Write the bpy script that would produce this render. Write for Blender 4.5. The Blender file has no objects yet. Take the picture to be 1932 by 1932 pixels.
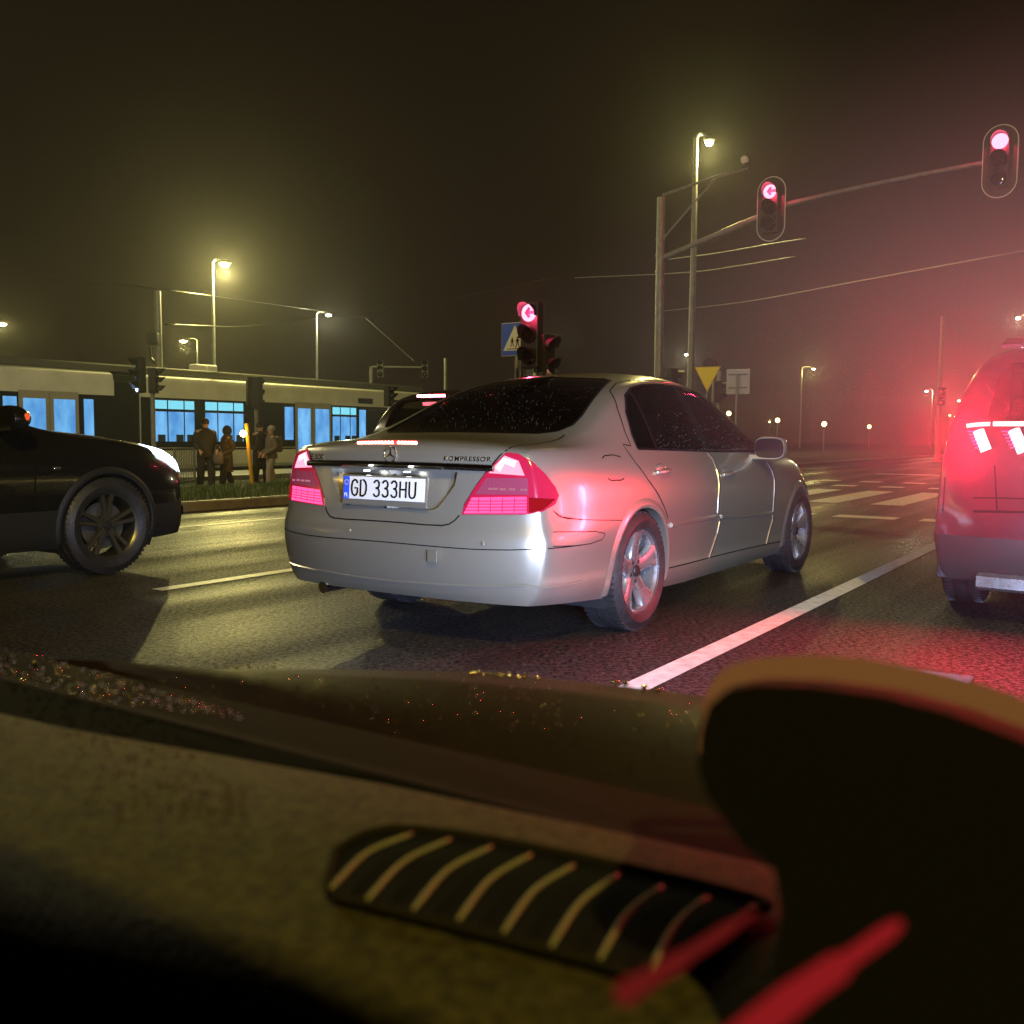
import bpy, bmesh, math, random
from mathutils import Vector, Matrix
from mathutils.bvhtree import BVHTree
from bpy_extras.object_utils import world_to_camera_view
R = random.Random(7)
sc = bpy.context.scene
col = sc.collection
PI = math.pi

# ---------------------------------------------------------------- camera
FPX, PITCH, ROLL, HC, PSI = 1862.0, 0.0772, 0.008, 1.052, 0.576
cam = bpy.data.cameras.new('camera'); camo = bpy.data.objects.new('camera', cam); col.objects.link(camo)
cam.sensor_width = 36.0; cam.lens = 36.0*FPX/1932.0
cam.clip_start = 0.03; cam.clip_end = 900
cp, sp, cr, sr = math.cos(PITCH), math.sin(PITCH), math.cos(ROLL), math.sin(ROLL)
FW = Vector((0, cp, -sp)); UP0 = Vector((0, sp, cp)); RT0 = Vector((1, 0, 0))
RT = RT0*cr + UP0*sr          # image x axis
UP = UP0*cr - RT0*sr
CAM = Vector((0, 0, HC))
camo.matrix_world = Matrix(((RT.x, UP.x, -FW.x, CAM.x), (RT.y, UP.y, -FW.y, CAM.y), (RT.z, UP.z, -FW.z, CAM.z), (0, 0, 0, 1)))
cam.dof.use_dof = True; cam.dof.focus_distance = 7.0; cam.dof.aperture_fstop = 7.5
sc.camera = camo

# ---------------------------------------------------------------- world, exposure
sc.view_settings.view_transform = 'Standard'; sc.view_settings.look = 'None'
sc.view_settings.exposure = 0.0; sc.view_settings.gamma = 1.0; sc.view_settings.use_curve_mapping = False
w = bpy.data.worlds.new('World'); sc.world = w; w.use_nodes = True
nt = w.node_tree; bg = nt.nodes['Background']
geo = nt.nodes.new('ShaderNodeNewGeometry'); sx = nt.nodes.new('ShaderNodeSeparateXYZ'); nt.links.new(geo.outputs['Incoming'], sx.inputs[0])
mr = nt.nodes.new('ShaderNodeMapRange'); nt.links.new(sx.outputs[2], mr.inputs[0])
mr.inputs[1].default_value = -0.45; mr.inputs[2].default_value = 0.0; mr.inputs[3].default_value = 0.0; mr.inputs[4].default_value = 1.0
rp = nt.nodes.new('ShaderNodeValToRGB'); nt.links.new(mr.outputs[0], rp.inputs[0])
rp.color_ramp.elements[0].color = (0.0115, 0.0064, 0.0032, 1); rp.color_ramp.elements[1].color = (0.019, 0.0110, 0.0060, 1)
nz = nt.nodes.new('ShaderNodeTexNoise'); nz.inputs['Scale'].default_value = 1.6; nz.inputs['Detail'].default_value = 3
nt.links.new(geo.outputs['Incoming'], nz.inputs['Vector'])
mx = nt.nodes.new('ShaderNodeMix'); mx.data_type = 'RGBA'; mx.blend_type = 'MULTIPLY'; mx.inputs[0].default_value = 0.5
nt.links.new(rp.outputs[0], mx.inputs[6]); nt.links.new(nz.outputs[0], mx.inputs[7]); nt.links.new(mx.outputs[2], bg.inputs[0])
bg.inputs[1].default_value = 1.0
cy = sc.cycles
cy.use_denoising = True; cy.denoising_prefilter = 'NONE'
try: cy.denoiser = 'OPENIMAGEDENOISE'
except Exception: pass
cy.max_bounces = 6; cy.diffuse_bounces = 2; cy.glossy_bounces = 3; cy.transmission_bounces = 3; cy.volume_bounces = 0
cy.transparent_max_bounces = 14; cy.caustics_reflective = False; cy.caustics_refractive = False; cy.sample_clamp_indirect = 4.0
cy.sample_clamp_direct = 0.0; cy.use_light_tree = True; cy.volume_step_rate = 4

S, Cc = math.sin(PSI), math.cos(PSI)
def H(f, r, z=0.0):                     # heading frame (forward, right, up) -> world
    return Vector((r*Cc + f*S, -r*S + f*Cc, z))
def ray(px, py):
    return (FW + RT*((px-966)/FPX) - UP*((py-966)/FPX))
def at(px, py, Y):                      # point seen at a pixel at world depth Y
    d = ray(px, py); return CAM + d*(Y/d.y)
def gnd(px, py, z=0.0):
    d = ray(px, py); return CAM + d*((z-HC)/d.z)
HROT = math.atan2(Cc, S)                # local +x along the heading

# ---------------------------------------------------------------- materials
MATS = {}
def mat(name, base=(.5,.5,.5), rough=.5, metal=0., spec=.5, coat=0., bump=None, emit=None, es=0., var=None, alpha=None, coat_rough=.05):
    m = bpy.data.materials.new(name); m.use_nodes = True; t = m.node_tree; b = t.nodes['Principled BSDF']
    b.inputs['Base Color'].default_value = (*base, 1); b.inputs['Roughness'].default_value = rough; b.inputs['Metallic'].default_value = metal
    b.inputs['Specular IOR Level'].default_value = spec; b.inputs['Coat Weight'].default_value = coat; b.inputs['Coat Roughness'].default_value = coat_rough
    if emit: b.inputs['Emission Color'].default_value = (*emit, 1); b.inputs['Emission Strength'].default_value = es
    tc = None
    def noise(scale, detail=4, kind='Noise'):
        nonlocal tc
        if tc is None: tc = t.nodes.new('ShaderNodeTexCoord')
        n = t.nodes.new('ShaderNodeTexNoise' if kind == 'Noise' else 'ShaderNodeTexVoronoi'); n.inputs['Scale'].default_value = scale
        if kind == 'Noise': n.inputs['Detail'].default_value = detail
        t.links.new(tc.outputs['Object'], n.inputs['Vector']); return n
    if var:                                # (scale, amount, roughness amount)
        n = noise(var[0]); r = t.nodes.new('ShaderNodeMapRange'); t.links.new(n.outputs[0], r.inputs[0])
        r.inputs[1].default_value = .3; r.inputs[2].default_value = .7
        r.inputs[3].default_value = 1-var[1]; r.inputs[4].default_value = 1+var[1]
        x = t.nodes.new('ShaderNodeMix'); x.data_type = 'RGBA'; x.blend_type = 'MULTIPLY'; x.inputs[0].default_value = 1
        x.inputs[6].default_value = (*base, 1); t.links.new(r.outputs[0], x.inputs[7]); t.links.new(x.outputs[2], b.inputs['Base Color'])
        if len(var) > 2:
            n2 = noise(var[0]*2.3); r2 = t.nodes.new('ShaderNodeMapRange'); t.links.new(n2.outputs[0], r2.inputs[0])
            r2.inputs[1].default_value = .3; r2.inputs[2].default_value = .7
            r2.inputs[3].default_value = max(.02, rough-var[2]); r2.inputs[4].default_value = rough+var[2]; t.links.new(r2.outputs[0], b.inputs['Roughness'])
    if bump:                               # (scale, strength, distance, kind)
        n = noise(bump[0], 3, bump[3] if len(bump) > 3 else 'Noise'); bp = t.nodes.new('ShaderNodeBump')
        bp.inputs['Strength'].default_value = bump[1]; bp.inputs['Distance'].default_value = bump[2]
        t.links.new(n.outputs[0], bp.inputs['Height']); t.links.new(bp.outputs[0], b.inputs['Normal'])
    MATS[name] = m; return m
def emi(name, c, s, lights=True):
    m = bpy.data.materials.new(name); m.use_nodes = True; t = m.node_tree; t.nodes.clear()
    e = t.nodes.new('ShaderNodeEmission'); e.inputs[0].default_value = (*c, 1); e.inputs[1].default_value = s
    o = t.nodes.new('ShaderNodeOutputMaterial'); t.links.new(e.outputs[0], o.inputs[0])
    if not lights: m.cycles.emission_sampling = 'NONE'
    return m
def plight(name, parent, loc, c, e, r=.08, kind='POINT', size=None, aim=None):
    l = bpy.data.lights.new(name, kind); l.energy = e; l.color = c
    if kind == 'AREA': l.shape = 'RECTANGLE'; l.size, l.size_y = size
    else: l.shadow_soft_size = r
    o = bpy.data.objects.new(name, l); col.objects.link(o); o.parent = parent; o.location = loc
    if aim is not None: o.rotation_euler = Vector(aim).to_track_quat('-Z','Z').to_euler()
    return o
def glass(name, tint=(.9,.9,.9), rough=0.0, refl=1.0, ior=1.45, body=None, bw=0.0, bump=None):
    m = bpy.data.materials.new(name); m.use_nodes = True; t = m.node_tree; t.nodes.clear()
    tr = t.nodes.new('ShaderNodeBsdfTransparent'); tr.inputs[0].default_value = (*tint, 1)
    gl = t.nodes.new('ShaderNodeBsdfGlossy'); gl.inputs['Roughness'].default_value = rough; gl.inputs[0].default_value = (refl, refl, refl, 1)
    lw = t.nodes.new('ShaderNodeLayerWeight'); lw.inputs[0].default_value = .5
    pw = t.nodes.new('ShaderNodeMath'); pw.operation = 'POWER'; pw.inputs[1].default_value = 5.; t.links.new(lw.outputs['Facing'], pw.inputs[0])
    f0 = ((ior-1)/(ior+1))**2; fr = t.nodes.new('ShaderNodeMath'); fr.operation = 'MULTIPLY_ADD'; fr.inputs[1].default_value = 1-f0; fr.inputs[2].default_value = f0; t.links.new(pw.outputs[0], fr.inputs[0])
    a = t.nodes.new('ShaderNodeMixShader'); t.links.new(fr.outputs[0], a.inputs[0]); t.links.new(gl.outputs[0], a.inputs[2])
    if bump:
        n = t.nodes.new('ShaderNodeTexNoise'); n.inputs['Scale'].default_value = bump[0]; tc = t.nodes.new('ShaderNodeTexCoord'); t.links.new(tc.outputs['Object'], n.inputs['Vector'])
        bp = t.nodes.new('ShaderNodeBump'); bp.inputs['Strength'].default_value = bump[1]; bp.inputs['Distance'].default_value = bump[2]
        t.links.new(n.outputs[0], bp.inputs['Height']); t.links.new(bp.outputs[0], gl.inputs['Normal'])
    if body:
        df = t.nodes.new('ShaderNodeBsdfDiffuse'); df.inputs[0].default_value = (*body, 1)
        b = t.nodes.new('ShaderNodeMixShader'); b.inputs[0].default_value = bw
        t.links.new(tr.outputs[0], b.inputs[1]); t.links.new(df.outputs[0], b.inputs[2]); t.links.new(b.outputs[0], a.inputs[1])
    else: t.links.new(tr.outputs[0], a.inputs[1])
    o = t.nodes.new('ShaderNodeOutputMaterial'); t.links.new(a.outputs[0], o.inputs[0]); return m

# ---------------------------------------------------------------- mesh helpers
class MB:
    def __init__(s): s.v = []; s.f = []
    def add(s, vs, fs):
        n = len(s.v); s.v += [Vector(p) for p in vs]; s.f += [tuple(i+n for i in q) for q in fs]; return s
    def box(s, c, d, rot=None):
        c = Vector(c); x, y, z = d[0]/2, d[1]/2, d[2]/2
        vs = [Vector((a*x, b*y, e*z)) for a in (-1,1) for b in (-1,1) for e in (-1,1)]
        if rot is not None: vs = [rot @ p for p in vs]
        return s.add([p+c for p in vs], [(0,1,3,2),(4,6,7,5),(0,4,5,1),(2,3,7,6),(0,2,6,4),(1,5,7,3)])
    def tube(s, pts, r, n=8, cap=True, flat=None):
        pts = [Vector(p) for p in pts]; rs = r if isinstance(r, (list, tuple)) else [r]*len(pts)
        vs = []; fs = []; prev = None
        for i, p in enumerate(pts):
            t = (pts[min(i+1, len(pts)-1)]-pts[max(i-1, 0)]).normalized()
            a = Vector((0,0,1)) if abs(t.z) < .95 else Vector((1,0,0))
            if prev is not None: u = (prev - t*prev.dot(t)).normalized()
            else: u = t.cross(a).normalized()
            prev = u; v = t.cross(u)
            for k in range(n):
                an = 2*PI*k/n; vs.append(p + (u*math.cos(an) + v*math.sin(an))*rs[i])
        for i in range(len(pts)-1):
            for k in range(n): fs.append((i*n+k, i*n+(k+1) % n, (i+1)*n+(k+1) % n, (i+1)*n+k))
        if cap: fs.append(tuple(range(n-1, -1, -1))); fs.append(tuple(range((len(pts)-1)*n, len(pts)*n)))
        return s.add(vs, fs)
    def lathe(s, prof, n=32, axis='z', c=(0,0,0), closed=False):   # prof: (radius, height)
        vs = []; fs = []; c = Vector(c)
        for r, h in prof:
            for k in range(n):
                a = 2*PI*k/n; x, y = r*math.cos(a), r*math.sin(a)
                vs.append(c + (Vector((x, y, h)) if axis == 'z' else Vector((x, h, y)) if axis == 'y' else Vector((h, x, y))))
        m = len(prof)
        for i in range(m if closed else m-1):
            j = (i+1) % m
            for k in range(n): fs.append((i*n+k, i*n+(k+1) % n, j*n+(k+1) % n, j*n+k))
        if not closed:
            if prof[0][0] > 1e-4: fs.append(tuple(range(n)))
            if prof[-1][0] > 1e-4: fs.append(tuple(range((m-1)*n, m*n)))
        return s.add(vs, fs)
    def prism(s, poly, ex):                # polygon of 3-d points extruded by vector ex
        n = len(poly); ex = Vector(ex); p = [Vector(q) for q in poly]
        return s.add(p + [q+ex for q in p], [tuple(range(n-1,-1,-1)), tuple(range(n, 2*n))] + [(i, (i+1) % n, (i+1) % n+n, i+n) for i in range(n)])
    def sphere(s, c, r, n=12, m=8, sc=(1,1,1)):
        c = Vector(c); vs = []; fs = []
        for i in range(1, m):
            for k in range(n):
                th = PI*i/m; a = 2*PI*k/n; vs.append(c + Vector((r*sc[0]*math.sin(th)*math.cos(a), r*sc[1]*math.sin(th)*math.sin(a), r*sc[2]*math.cos(th))))
        vs += [c+Vector((0,0,r*sc[2])), c-Vector((0,0,r*sc[2]))]; t = len(vs)-2
        for i in range(m-2):
            for k in range(n): fs.append((i*n+k, (i+1)*n+k, (i+1)*n+(k+1) % n, i*n+(k+1) % n))
        for k in range(n): fs.append((t, k, (k+1) % n)); fs.append((t+1, (m-2)*n+(k+1) % n, (m-2)*n+k))
        return s.add(vs, fs)
    def loft(s, rings, closed=True, cap=True):
        n = len(rings[0]); vs = [p for r in rings for p in r]; fs = []
        for i in range(len(rings)-1):
            for k in range(n if closed else n-1): fs.append((i*n+k, i*n+(k+1) % n, (i+1)*n+(k+1) % n, (i+1)*n+k))
        if cap and closed: fs.append(tuple(range(n-1,-1,-1))); fs.append(tuple(range((len(rings)-1)*n, len(rings)*n)))
        return s.add(vs, fs)
    def build(s, name, m, parent=None, smooth=False, bevel=0, sub=0, loc=None, fix=True):
        me = bpy.data.meshes.new(name); me.from_pydata([tuple(p) for p in s.v], [], s.f); me.update()
        if fix:
            bm = bmesh.new(); bm.from_mesh(me); bmesh.ops.recalc_face_normals(bm, faces=bm.faces); bm.to_mesh(me); bm.free()
        return link(name, me, m, parent, smooth, bevel, sub, loc)
def link(name, me, m, parent=None, smooth=False, bevel=0, sub=0, loc=None):
    if m is not None: me.materials.append(m)
    o = bpy.data.objects.new(name, me); col.objects.link(o)
    if smooth:
        for p in me.polygons: p.use_smooth = True
        if smooth != 'all': me.set_sharp_from_angle(angle=math.radians(smooth if smooth is not True else 40))
    if bevel:
        b = o.modifiers.new('b', 'BEVEL'); b.width = bevel; b.segments = 2; b.limit_method = 'ANGLE'; b.angle_limit = .6
    if sub: b = o.modifiers.new('s', 'SUBSURF'); b.levels = sub; b.render_levels = sub
    if parent: o.parent = parent
    if loc is not None: o.location = loc
    return o
def thing(name, label, cat, loc=(0,0,0), rz=0., group=None):
    o = bpy.data.objects.new(name, None); col.objects.link(o); o.location = loc; o.rotation_euler = (0,0,rz)
    return tag(o, label, cat, group)
def tag(o, label=None, cat=None, group=None, kind=None):
    if label: o['label'] = label
    if cat: o['category'] = cat
    if group: o['group'] = group
    if kind: o['kind'] = kind
    return o
def copy_tree(o, parent=None):
    c = o.copy(); col.objects.link(c)
    if parent: c.parent = parent
    for ch in list(o.children): copy_tree(ch, c)
    return c
def interp(keys, x):
    if x <= keys[0][0]: return keys[0][1]
    for (a, p), (b, q) in zip(keys, keys[1:]):
        if x <= b:
            t = (x-a)/(b-a)
            return [u+(v-u)*t for u, v in zip(p, q)] if isinstance(p, (list, tuple)) else p+(q-p)*t
    return keys[-1][1]
def spl(pts, n=6):                        # Catmull-Rom through points
    P = [Vector(p) for p in pts]; P = [P[0]*2-P[1]] + P + [P[-1]*2-P[-2]]; out = []
    for i in range(1, len(P)-2):
        for k in range(n):
            t = k/n; a, b, c, d = P[i-1:i+3]
            out.append(.5*((2*b) + (c-a)*t + (2*a-5*b+4*c-d)*t*t + (3*b-a-3*c+d)*t**3))
    out.append(P[-2]); return out
# ---------------------------------------------------------------- materials list
def asphalt():
    m = mat('wet_asphalt', (.04,.036,.034), .4, spec=.62); t = m.node_tree; b = t.nodes['Principled BSDF']; N = t.nodes.new; L = t.links.new
    tc = N('ShaderNodeTexCoord')
    fine = N('ShaderNodeTexNoise'); fine.inputs['Scale'].default_value = 38; fine.inputs['Detail'].default_value = 5; fine.inputs['Roughness'].default_value = .8; L(tc.outputs['Object'], fine.inputs['Vector'])
    rp = N('ShaderNodeValToRGB'); L(fine.outputs[0], rp.inputs[0]); rp.color_ramp.elements[0].position = .47; rp.color_ramp.elements[0].color = (.012,.011,.011,1); rp.color_ramp.elements[1].position = .68; rp.color_ramp.elements[1].color = (.105,.095,.085,1)
    big = N('ShaderNodeTexNoise'); big.inputs['Scale'].default_value = .5; big.inputs['Detail'].default_value = 3; L(tc.outputs['Object'], big.inputs['Vector'])
    bm_ = N('ShaderNodeMapRange'); L(big.outputs[0], bm_.inputs[0]); bm_.inputs[1].default_value = .3; bm_.inputs[2].default_value = .7; bm_.inputs[3].default_value = .7; bm_.inputs[4].default_value = 1.15
    mm = N('ShaderNodeMix'); mm.data_type = 'RGBA'; mm.blend_type = 'MULTIPLY'; mm.inputs[0].default_value = 1; L(rp.outputs[0], mm.inputs[6]); L(bm_.outputs[0], mm.inputs[7]); L(mm.outputs[2], b.inputs['Base Color'])
    mp = N('ShaderNodeMapping'); mp.vector_type = 'TEXTURE'; mp.inputs['Rotation'].default_value = (0,0,-PSI); mp.inputs['Scale'].default_value = (.75, 14, 1); L(tc.outputs['Object'], mp.inputs[0])
    rut = N('ShaderNodeTexNoise'); rut.inputs['Scale'].default_value = 1.; rut.inputs['Detail'].default_value = 4; L(mp.outputs[0], rut.inputs['Vector'])
    rr = N('ShaderNodeMapRange'); L(rut.outputs[0], rr.inputs[0]); rr.inputs[1].default_value = .38; rr.inputs[2].default_value = .62; rr.inputs[3].default_value = .285; rr.inputs[4].default_value = .58; L(rr.outputs[0], b.inputs['Roughness'])
    sm = N('ShaderNodeMapRange'); L(fine.outputs[0], sm.inputs[0]); sm.inputs[1].default_value = .42; sm.inputs[2].default_value = .62; sm.inputs[3].default_value = .08; sm.inputs[4].default_value = 1.0; L(sm.outputs[0], b.inputs['Specular IOR Level'])
    bp = N('ShaderNodeBump'); bp.inputs['Strength'].default_value = 1.; bp.inputs['Distance'].default_value = .02; L(fine.outputs[0], bp.inputs['Height']); L(bp.outputs[0], b.inputs['Normal']); return m
M_asphalt = asphalt()
M_paint = mat('road_paint', (.80,.82,.85), .45, var=(14.,.22), bump=(150.,.4,.003))
M_kerb = mat('kerb_concrete', (.22,.21,.19), .55, var=(6.,.2,.1), bump=(60.,.4,.01))
M_soil = mat('verge_soil', (.035,.04,.018), .9, var=(2.,.4), bump=(20.,.8,.05))
M_grass = mat('grass_blades', (.06,.12,.03), .5, var=(1.5,.5))
M_slab = mat('platform_concrete', (.20,.19,.18), .5, var=(2.,.2,.12), bump=(40.,.3,.01))
M_silver = mat('silver_paint', (.54,.505,.41), .285, metal=.78, coat=.9, coat_rough=.10, bump=(520.,.05,.0008))
M_black = mat('black_paint', (.006,.006,.007), .22, metal=.0, coat=1., coat_rough=.04)
M_dark = mat('dark_plastic', (.012,.012,.012), .5)
M_gap = mat('panel_gap', (.004,.004,.004), .9, spec=.1)
M_under = mat('underbody', (.010,.010,.010), .8)
M_rubber = mat('tyre_rubber', (.018,.017,.017), .55, var=(20.,.3,.12), bump=(60.,.5,.004))
M_chrome = mat('chrome', (.75,.75,.74), .14, metal=1.)
M_alloy = mat('alloy', (.50,.50,.50), .27, metal=.85, coat=.4, var=(5.,.12,.06))
M_cabin = mat('cabin_trim', (.02,.018,.016), .8)
M_seat = mat('seat_fabric', (.05,.045,.04), .85)
M_glass = glass('tinted_glass', (.16,.15,.14), .03, 1.0, 1.55, bump=(300.,.08,.002))
M_glassd = glass('dark_glass', (.03,.03,.03), .03, 1.0, 1.55)
M_wind = glass('windscreen_glass', (.95,.96,.95), .0, .22, 1.25)
M_drop = mat('rain_drop', (1,1,1), .02, spec=.8); M_drop.node_tree.nodes['Principled BSDF'].inputs['Transmission Weight'].default_value = 1.; M_drop.node_tree.nodes['Principled BSDF'].inputs['IOR'].default_value = 1.33
M_galv = mat('galvanised_steel', (.22,.22,.21), .5, metal=.35, var=(8.,.15,.1))
M_sigblk = mat('signal_black', (.012,.012,.012), .5)
M_white = mat('white_enamel', (.72,.72,.70), .4)
M_blue = mat('sign_blue', (.03,.10,.75), .4)
M_yellow = mat('sign_yellow', (.85,.55,.02), .4, emit=(.85,.50,.0), es=0.0)
M_tram = mat('tram_white', (.72,.72,.66), .35, var=(1.2,.1,.06))
M_tramdk = mat('tram_dark', (.02,.022,.025), .25)
M_dash = mat('dash_leather', (.031,.027,.007), .75, spec=.25, var=(150.,.55,.08), bump=(260.,.8,.0015))
M_tail = mat('tail_lens_dark', (.25,.008,.03), .15, coat=1., spec=.6, emit=(1.,.015,.09), es=.22)
M_clearl = mat('tail_lens_clear', (.15,.03,.06), .15, coat=1., emit=(1.,.10,.22), es=.16, bump=(90.,.5,.004))
E_brake = emi('brake_lens_lit', (1.,.30,.43), 2.1)
E_low = emi('tail_lens_lit', (1.,.05,.18), 3.4)
E_bulb = emi('tail_bulb_lit', (1.,.62,.72), 2.2, False)
E_glint = emi('lens_glint_glow', (1.,.35,.5), .55, False)
E_third = emi('third_brake_led', (1.,.10,.09), 14., False)
E_cell = emi('third_brake_core', (1.,.75,.68), 14., False)
E_suv = emi('suv_brake_led', (1.,.22,.24), 9., False)
E_bar = emi('suv_light_bar', (1.,.30,.30), 5., False)
E_head = emi('headlight_lit', (.72,.86,1.), 7.)
C_L = (1.,.86,.28); C_W = (1.,.93,.55)
E_lamp = emi('street_lamp_lit', (1.,.95,.50), 30., False)
E_lampw = emi('street_lamp_pale', (1.,.96,.70), 30., False)
E_globe = emi('low_lamp_lit', (1.,.66,.22), 14., False)
E_redsig = emi('red_signal_lit', (1.,.24,.38), 3.6, False)
E_redcore = emi('red_signal_core', (1.,.62,.75), 34.)
E_tramwin = emi('tram_window_lit', (.13,.42,.88), 1.15)
def vary(m, a, b2):
    t = m.node_tree; tc = t.nodes.new('ShaderNodeTexCoord'); mp = t.nodes.new('ShaderNodeMapping'); mp.inputs['Scale'].default_value = (1.1,1,.5); n = t.nodes.new('ShaderNodeTexNoise'); n.inputs['Scale'].default_value = 1.6; n.inputs['Detail'].default_value = 4
    t.links.new(tc.outputs['Object'], mp.inputs[0]); t.links.new(mp.outputs[0], n.inputs['Vector']); r = t.nodes.new('ShaderNodeValToRGB'); t.links.new(n.outputs[0], r.inputs[0]); r.color_ramp.elements[0].position = .35; r.color_ramp.elements[1].position = .65
    r.color_ramp.elements[0].color = (*a,1); r.color_ramp.elements[1].color = (*b2,1); t.links.new(r.outputs[0], t.nodes['Emission'].inputs[0])
vary(E_tramwin, (.075,.28,.66), (.19,.52,.92))
E_tramtop = emi('tram_transom_lit', (.22,.72,.90), 1.15)
E_amber = emi('amber_beacon_lit', (1.,.60,.22), 20., False)
E_plate = emi('plate_lamp_lit', (.85,.93,1.), 16.)
E_blue = emi('signal_blue_lit', (.35,.6,1.), 12., False)
E_redrefl = emi('red_reflection_glow', (.80,.03,.035), .30, False)  # brake light reflected on the spokes, given as the strip's own glow
E_mirror = emi('mirror_indicator_lit', (1.,.12,.03), 1.1)

# ---------------------------------------------------------------- ground, road, markings
def sheet(name, pts, z, m, kind='structure', parent=None):
    b = MB(); b.add([(p[0], p[1], z if len(p) < 3 else p[2]) for p in pts], [tuple(range(len(pts)))])
    o = b.build(name, m, parent); tag(o, kind=kind) if kind else None; return o
KR = -10.85                                # kerb line, lateral
def strip(b, f0, f1, r0, r1, z=.004):
    n = len(b.v); b.add([H(f0,r0,z), H(f0,r1,z), H(f1,r1,z), H(f1,r0,z)], [(0,1,2,3)])
sheet('road', [H(-60,KR), H(-60,120), H(300,120), H(300,KR)], 0, M_asphalt)
b = MB(); rs = [KR-.16, KR-3, KR-8, KR-14, KR-30, KR-140]; zs = [.11,.02,-.22,-.40,-.42,-.45]; fsx = [-60,0,6,10,14,18,24,30,45,70,120,300]
vs = [H(f, r, z + .02*math.sin(f*.7+r)) for f in fsx for r, z in zip(rs, zs)]; n = len(rs)
b.add(vs, [(i*n+k, i*n+k+1, (i+1)*n+k+1, (i+1)*n+k) for i in range(len(fsx)-1) for k in range(n-1)])
tag(b.build('verge', M_soil, smooth='all'), kind='structure')
b = MB(); b.prism([H(-60,KR,-.05), H(-60,KR-.15,-.05), H(-60,KR-.15,.13), H(-60,KR-.02,.13), H(-60,KR,.11)], H(300,0)-H(0,0))
tag(b.build('kerb', M_kerb), kind='structure')
sheet('platform', [H(14,KR-14.5,-.385), H(14,KR-19.2,-.385), H(60,KR-19.2,-.385), H(60,KR-14.5,-.385)], 0, M_slab)
# grass on the verge
b = MB()
for k in range(15000):
    f = R.uniform(4, 24); d = R.random()**1.5*11+.18; r = KR-d
    z = interp(list(zip([.16,3,8,14],[.11,.02,-.22,-.40])), d) + .02*math.sin(f*.7+r) - .01
    p = H(f, r, z); a = R.uniform(0, 2*PI); h = R.uniform(.05,.13); dx = Vector((math.cos(a), math.sin(a), 0))*.009
    b.add([p-dx, p+dx, p+Vector((R.uniform(-.04,.04), R.uniform(-.04,.04), h))], [(0,1,2)])
tag(b.build('grass', M_grass, fix=False), 'short wet grass on the verge between kerb and tram platform', 'grass', kind='stuff')
def mark(name, rects, label=None):
    b = MB()
    for q in rects: strip(b, *q)
    return tag(b.build(name, M_paint), kind='structure')
mark('lane_line', [(3.2, 12.6, -1.845, -1.715)])
for f0, f1 in ((-8.,3.),(4.2,13.)): mark('lane_line', [(f0, f1, -5.62, -5.50)])
mark('lane_line', [(-8., 13., -9.15, -9.03)])
r = -10.2
while r < 4.: mark('stop_line_dash', [(13.4, 13.85, r, r+.80)]); r += 1.10
r = -9.9
while r < 3.5: mark('crossing_bar', [(16.3, 20.6, r, r+.50)]); r += 1.02
r = -9
while r < 8: mark('cycle_crossing_dash', [(22.2, 22.75, r, r+.5), (24.6, 25.15, r, r+.5)]); r += 1.0
r = -4
while r < 16: mark('far_crossing_bar', [(34, 38, r, r+.5)]); r += 1.6
mark('far_stop_line', [(30.5, 31, -7, 12)])
# far bank and guard rail
b = MB(); pr = [(60,-.02),(66,.25),(80,.9),(130,1.35),(300,1.4)]
vs = [H(f, r, z) for r in (-6,20,50,119) for f, z in pr]; n = len(pr)
b.add(vs, [(i*n+k, i*n+k+1, (i+1)*n+k+1, (i+1)*n+k) for i in range(3) for k in range(n-1)])
tag(b.build('grass_bank', M_soil, smooth='all'), kind='structure')
gr = thing('guard_rail', 'long low steel guard rail below the far grass bank', 'guard rail', H(57, 20))
b = MB(); b.prism([H(0,-24,.45), H(.05,-24,.52), H(0,-24,.60), H(.05,-24,.68), H(0,-24,.75), H(.07,-24,.75), H(.07,-24,.45)], H(0,80)-H(0,0)); b.build('rail_beam', M_galv, gr)
pm = MB(); pm.box((0,0,.37), (.08,.05,.75)); me0 = None
for k in range(27):
    o = pm.build('post', M_galv, gr) if k == 0 else o.copy()
    if k: col.objects.link(o)
    o.location = H(.12, -24+k*3)

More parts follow.
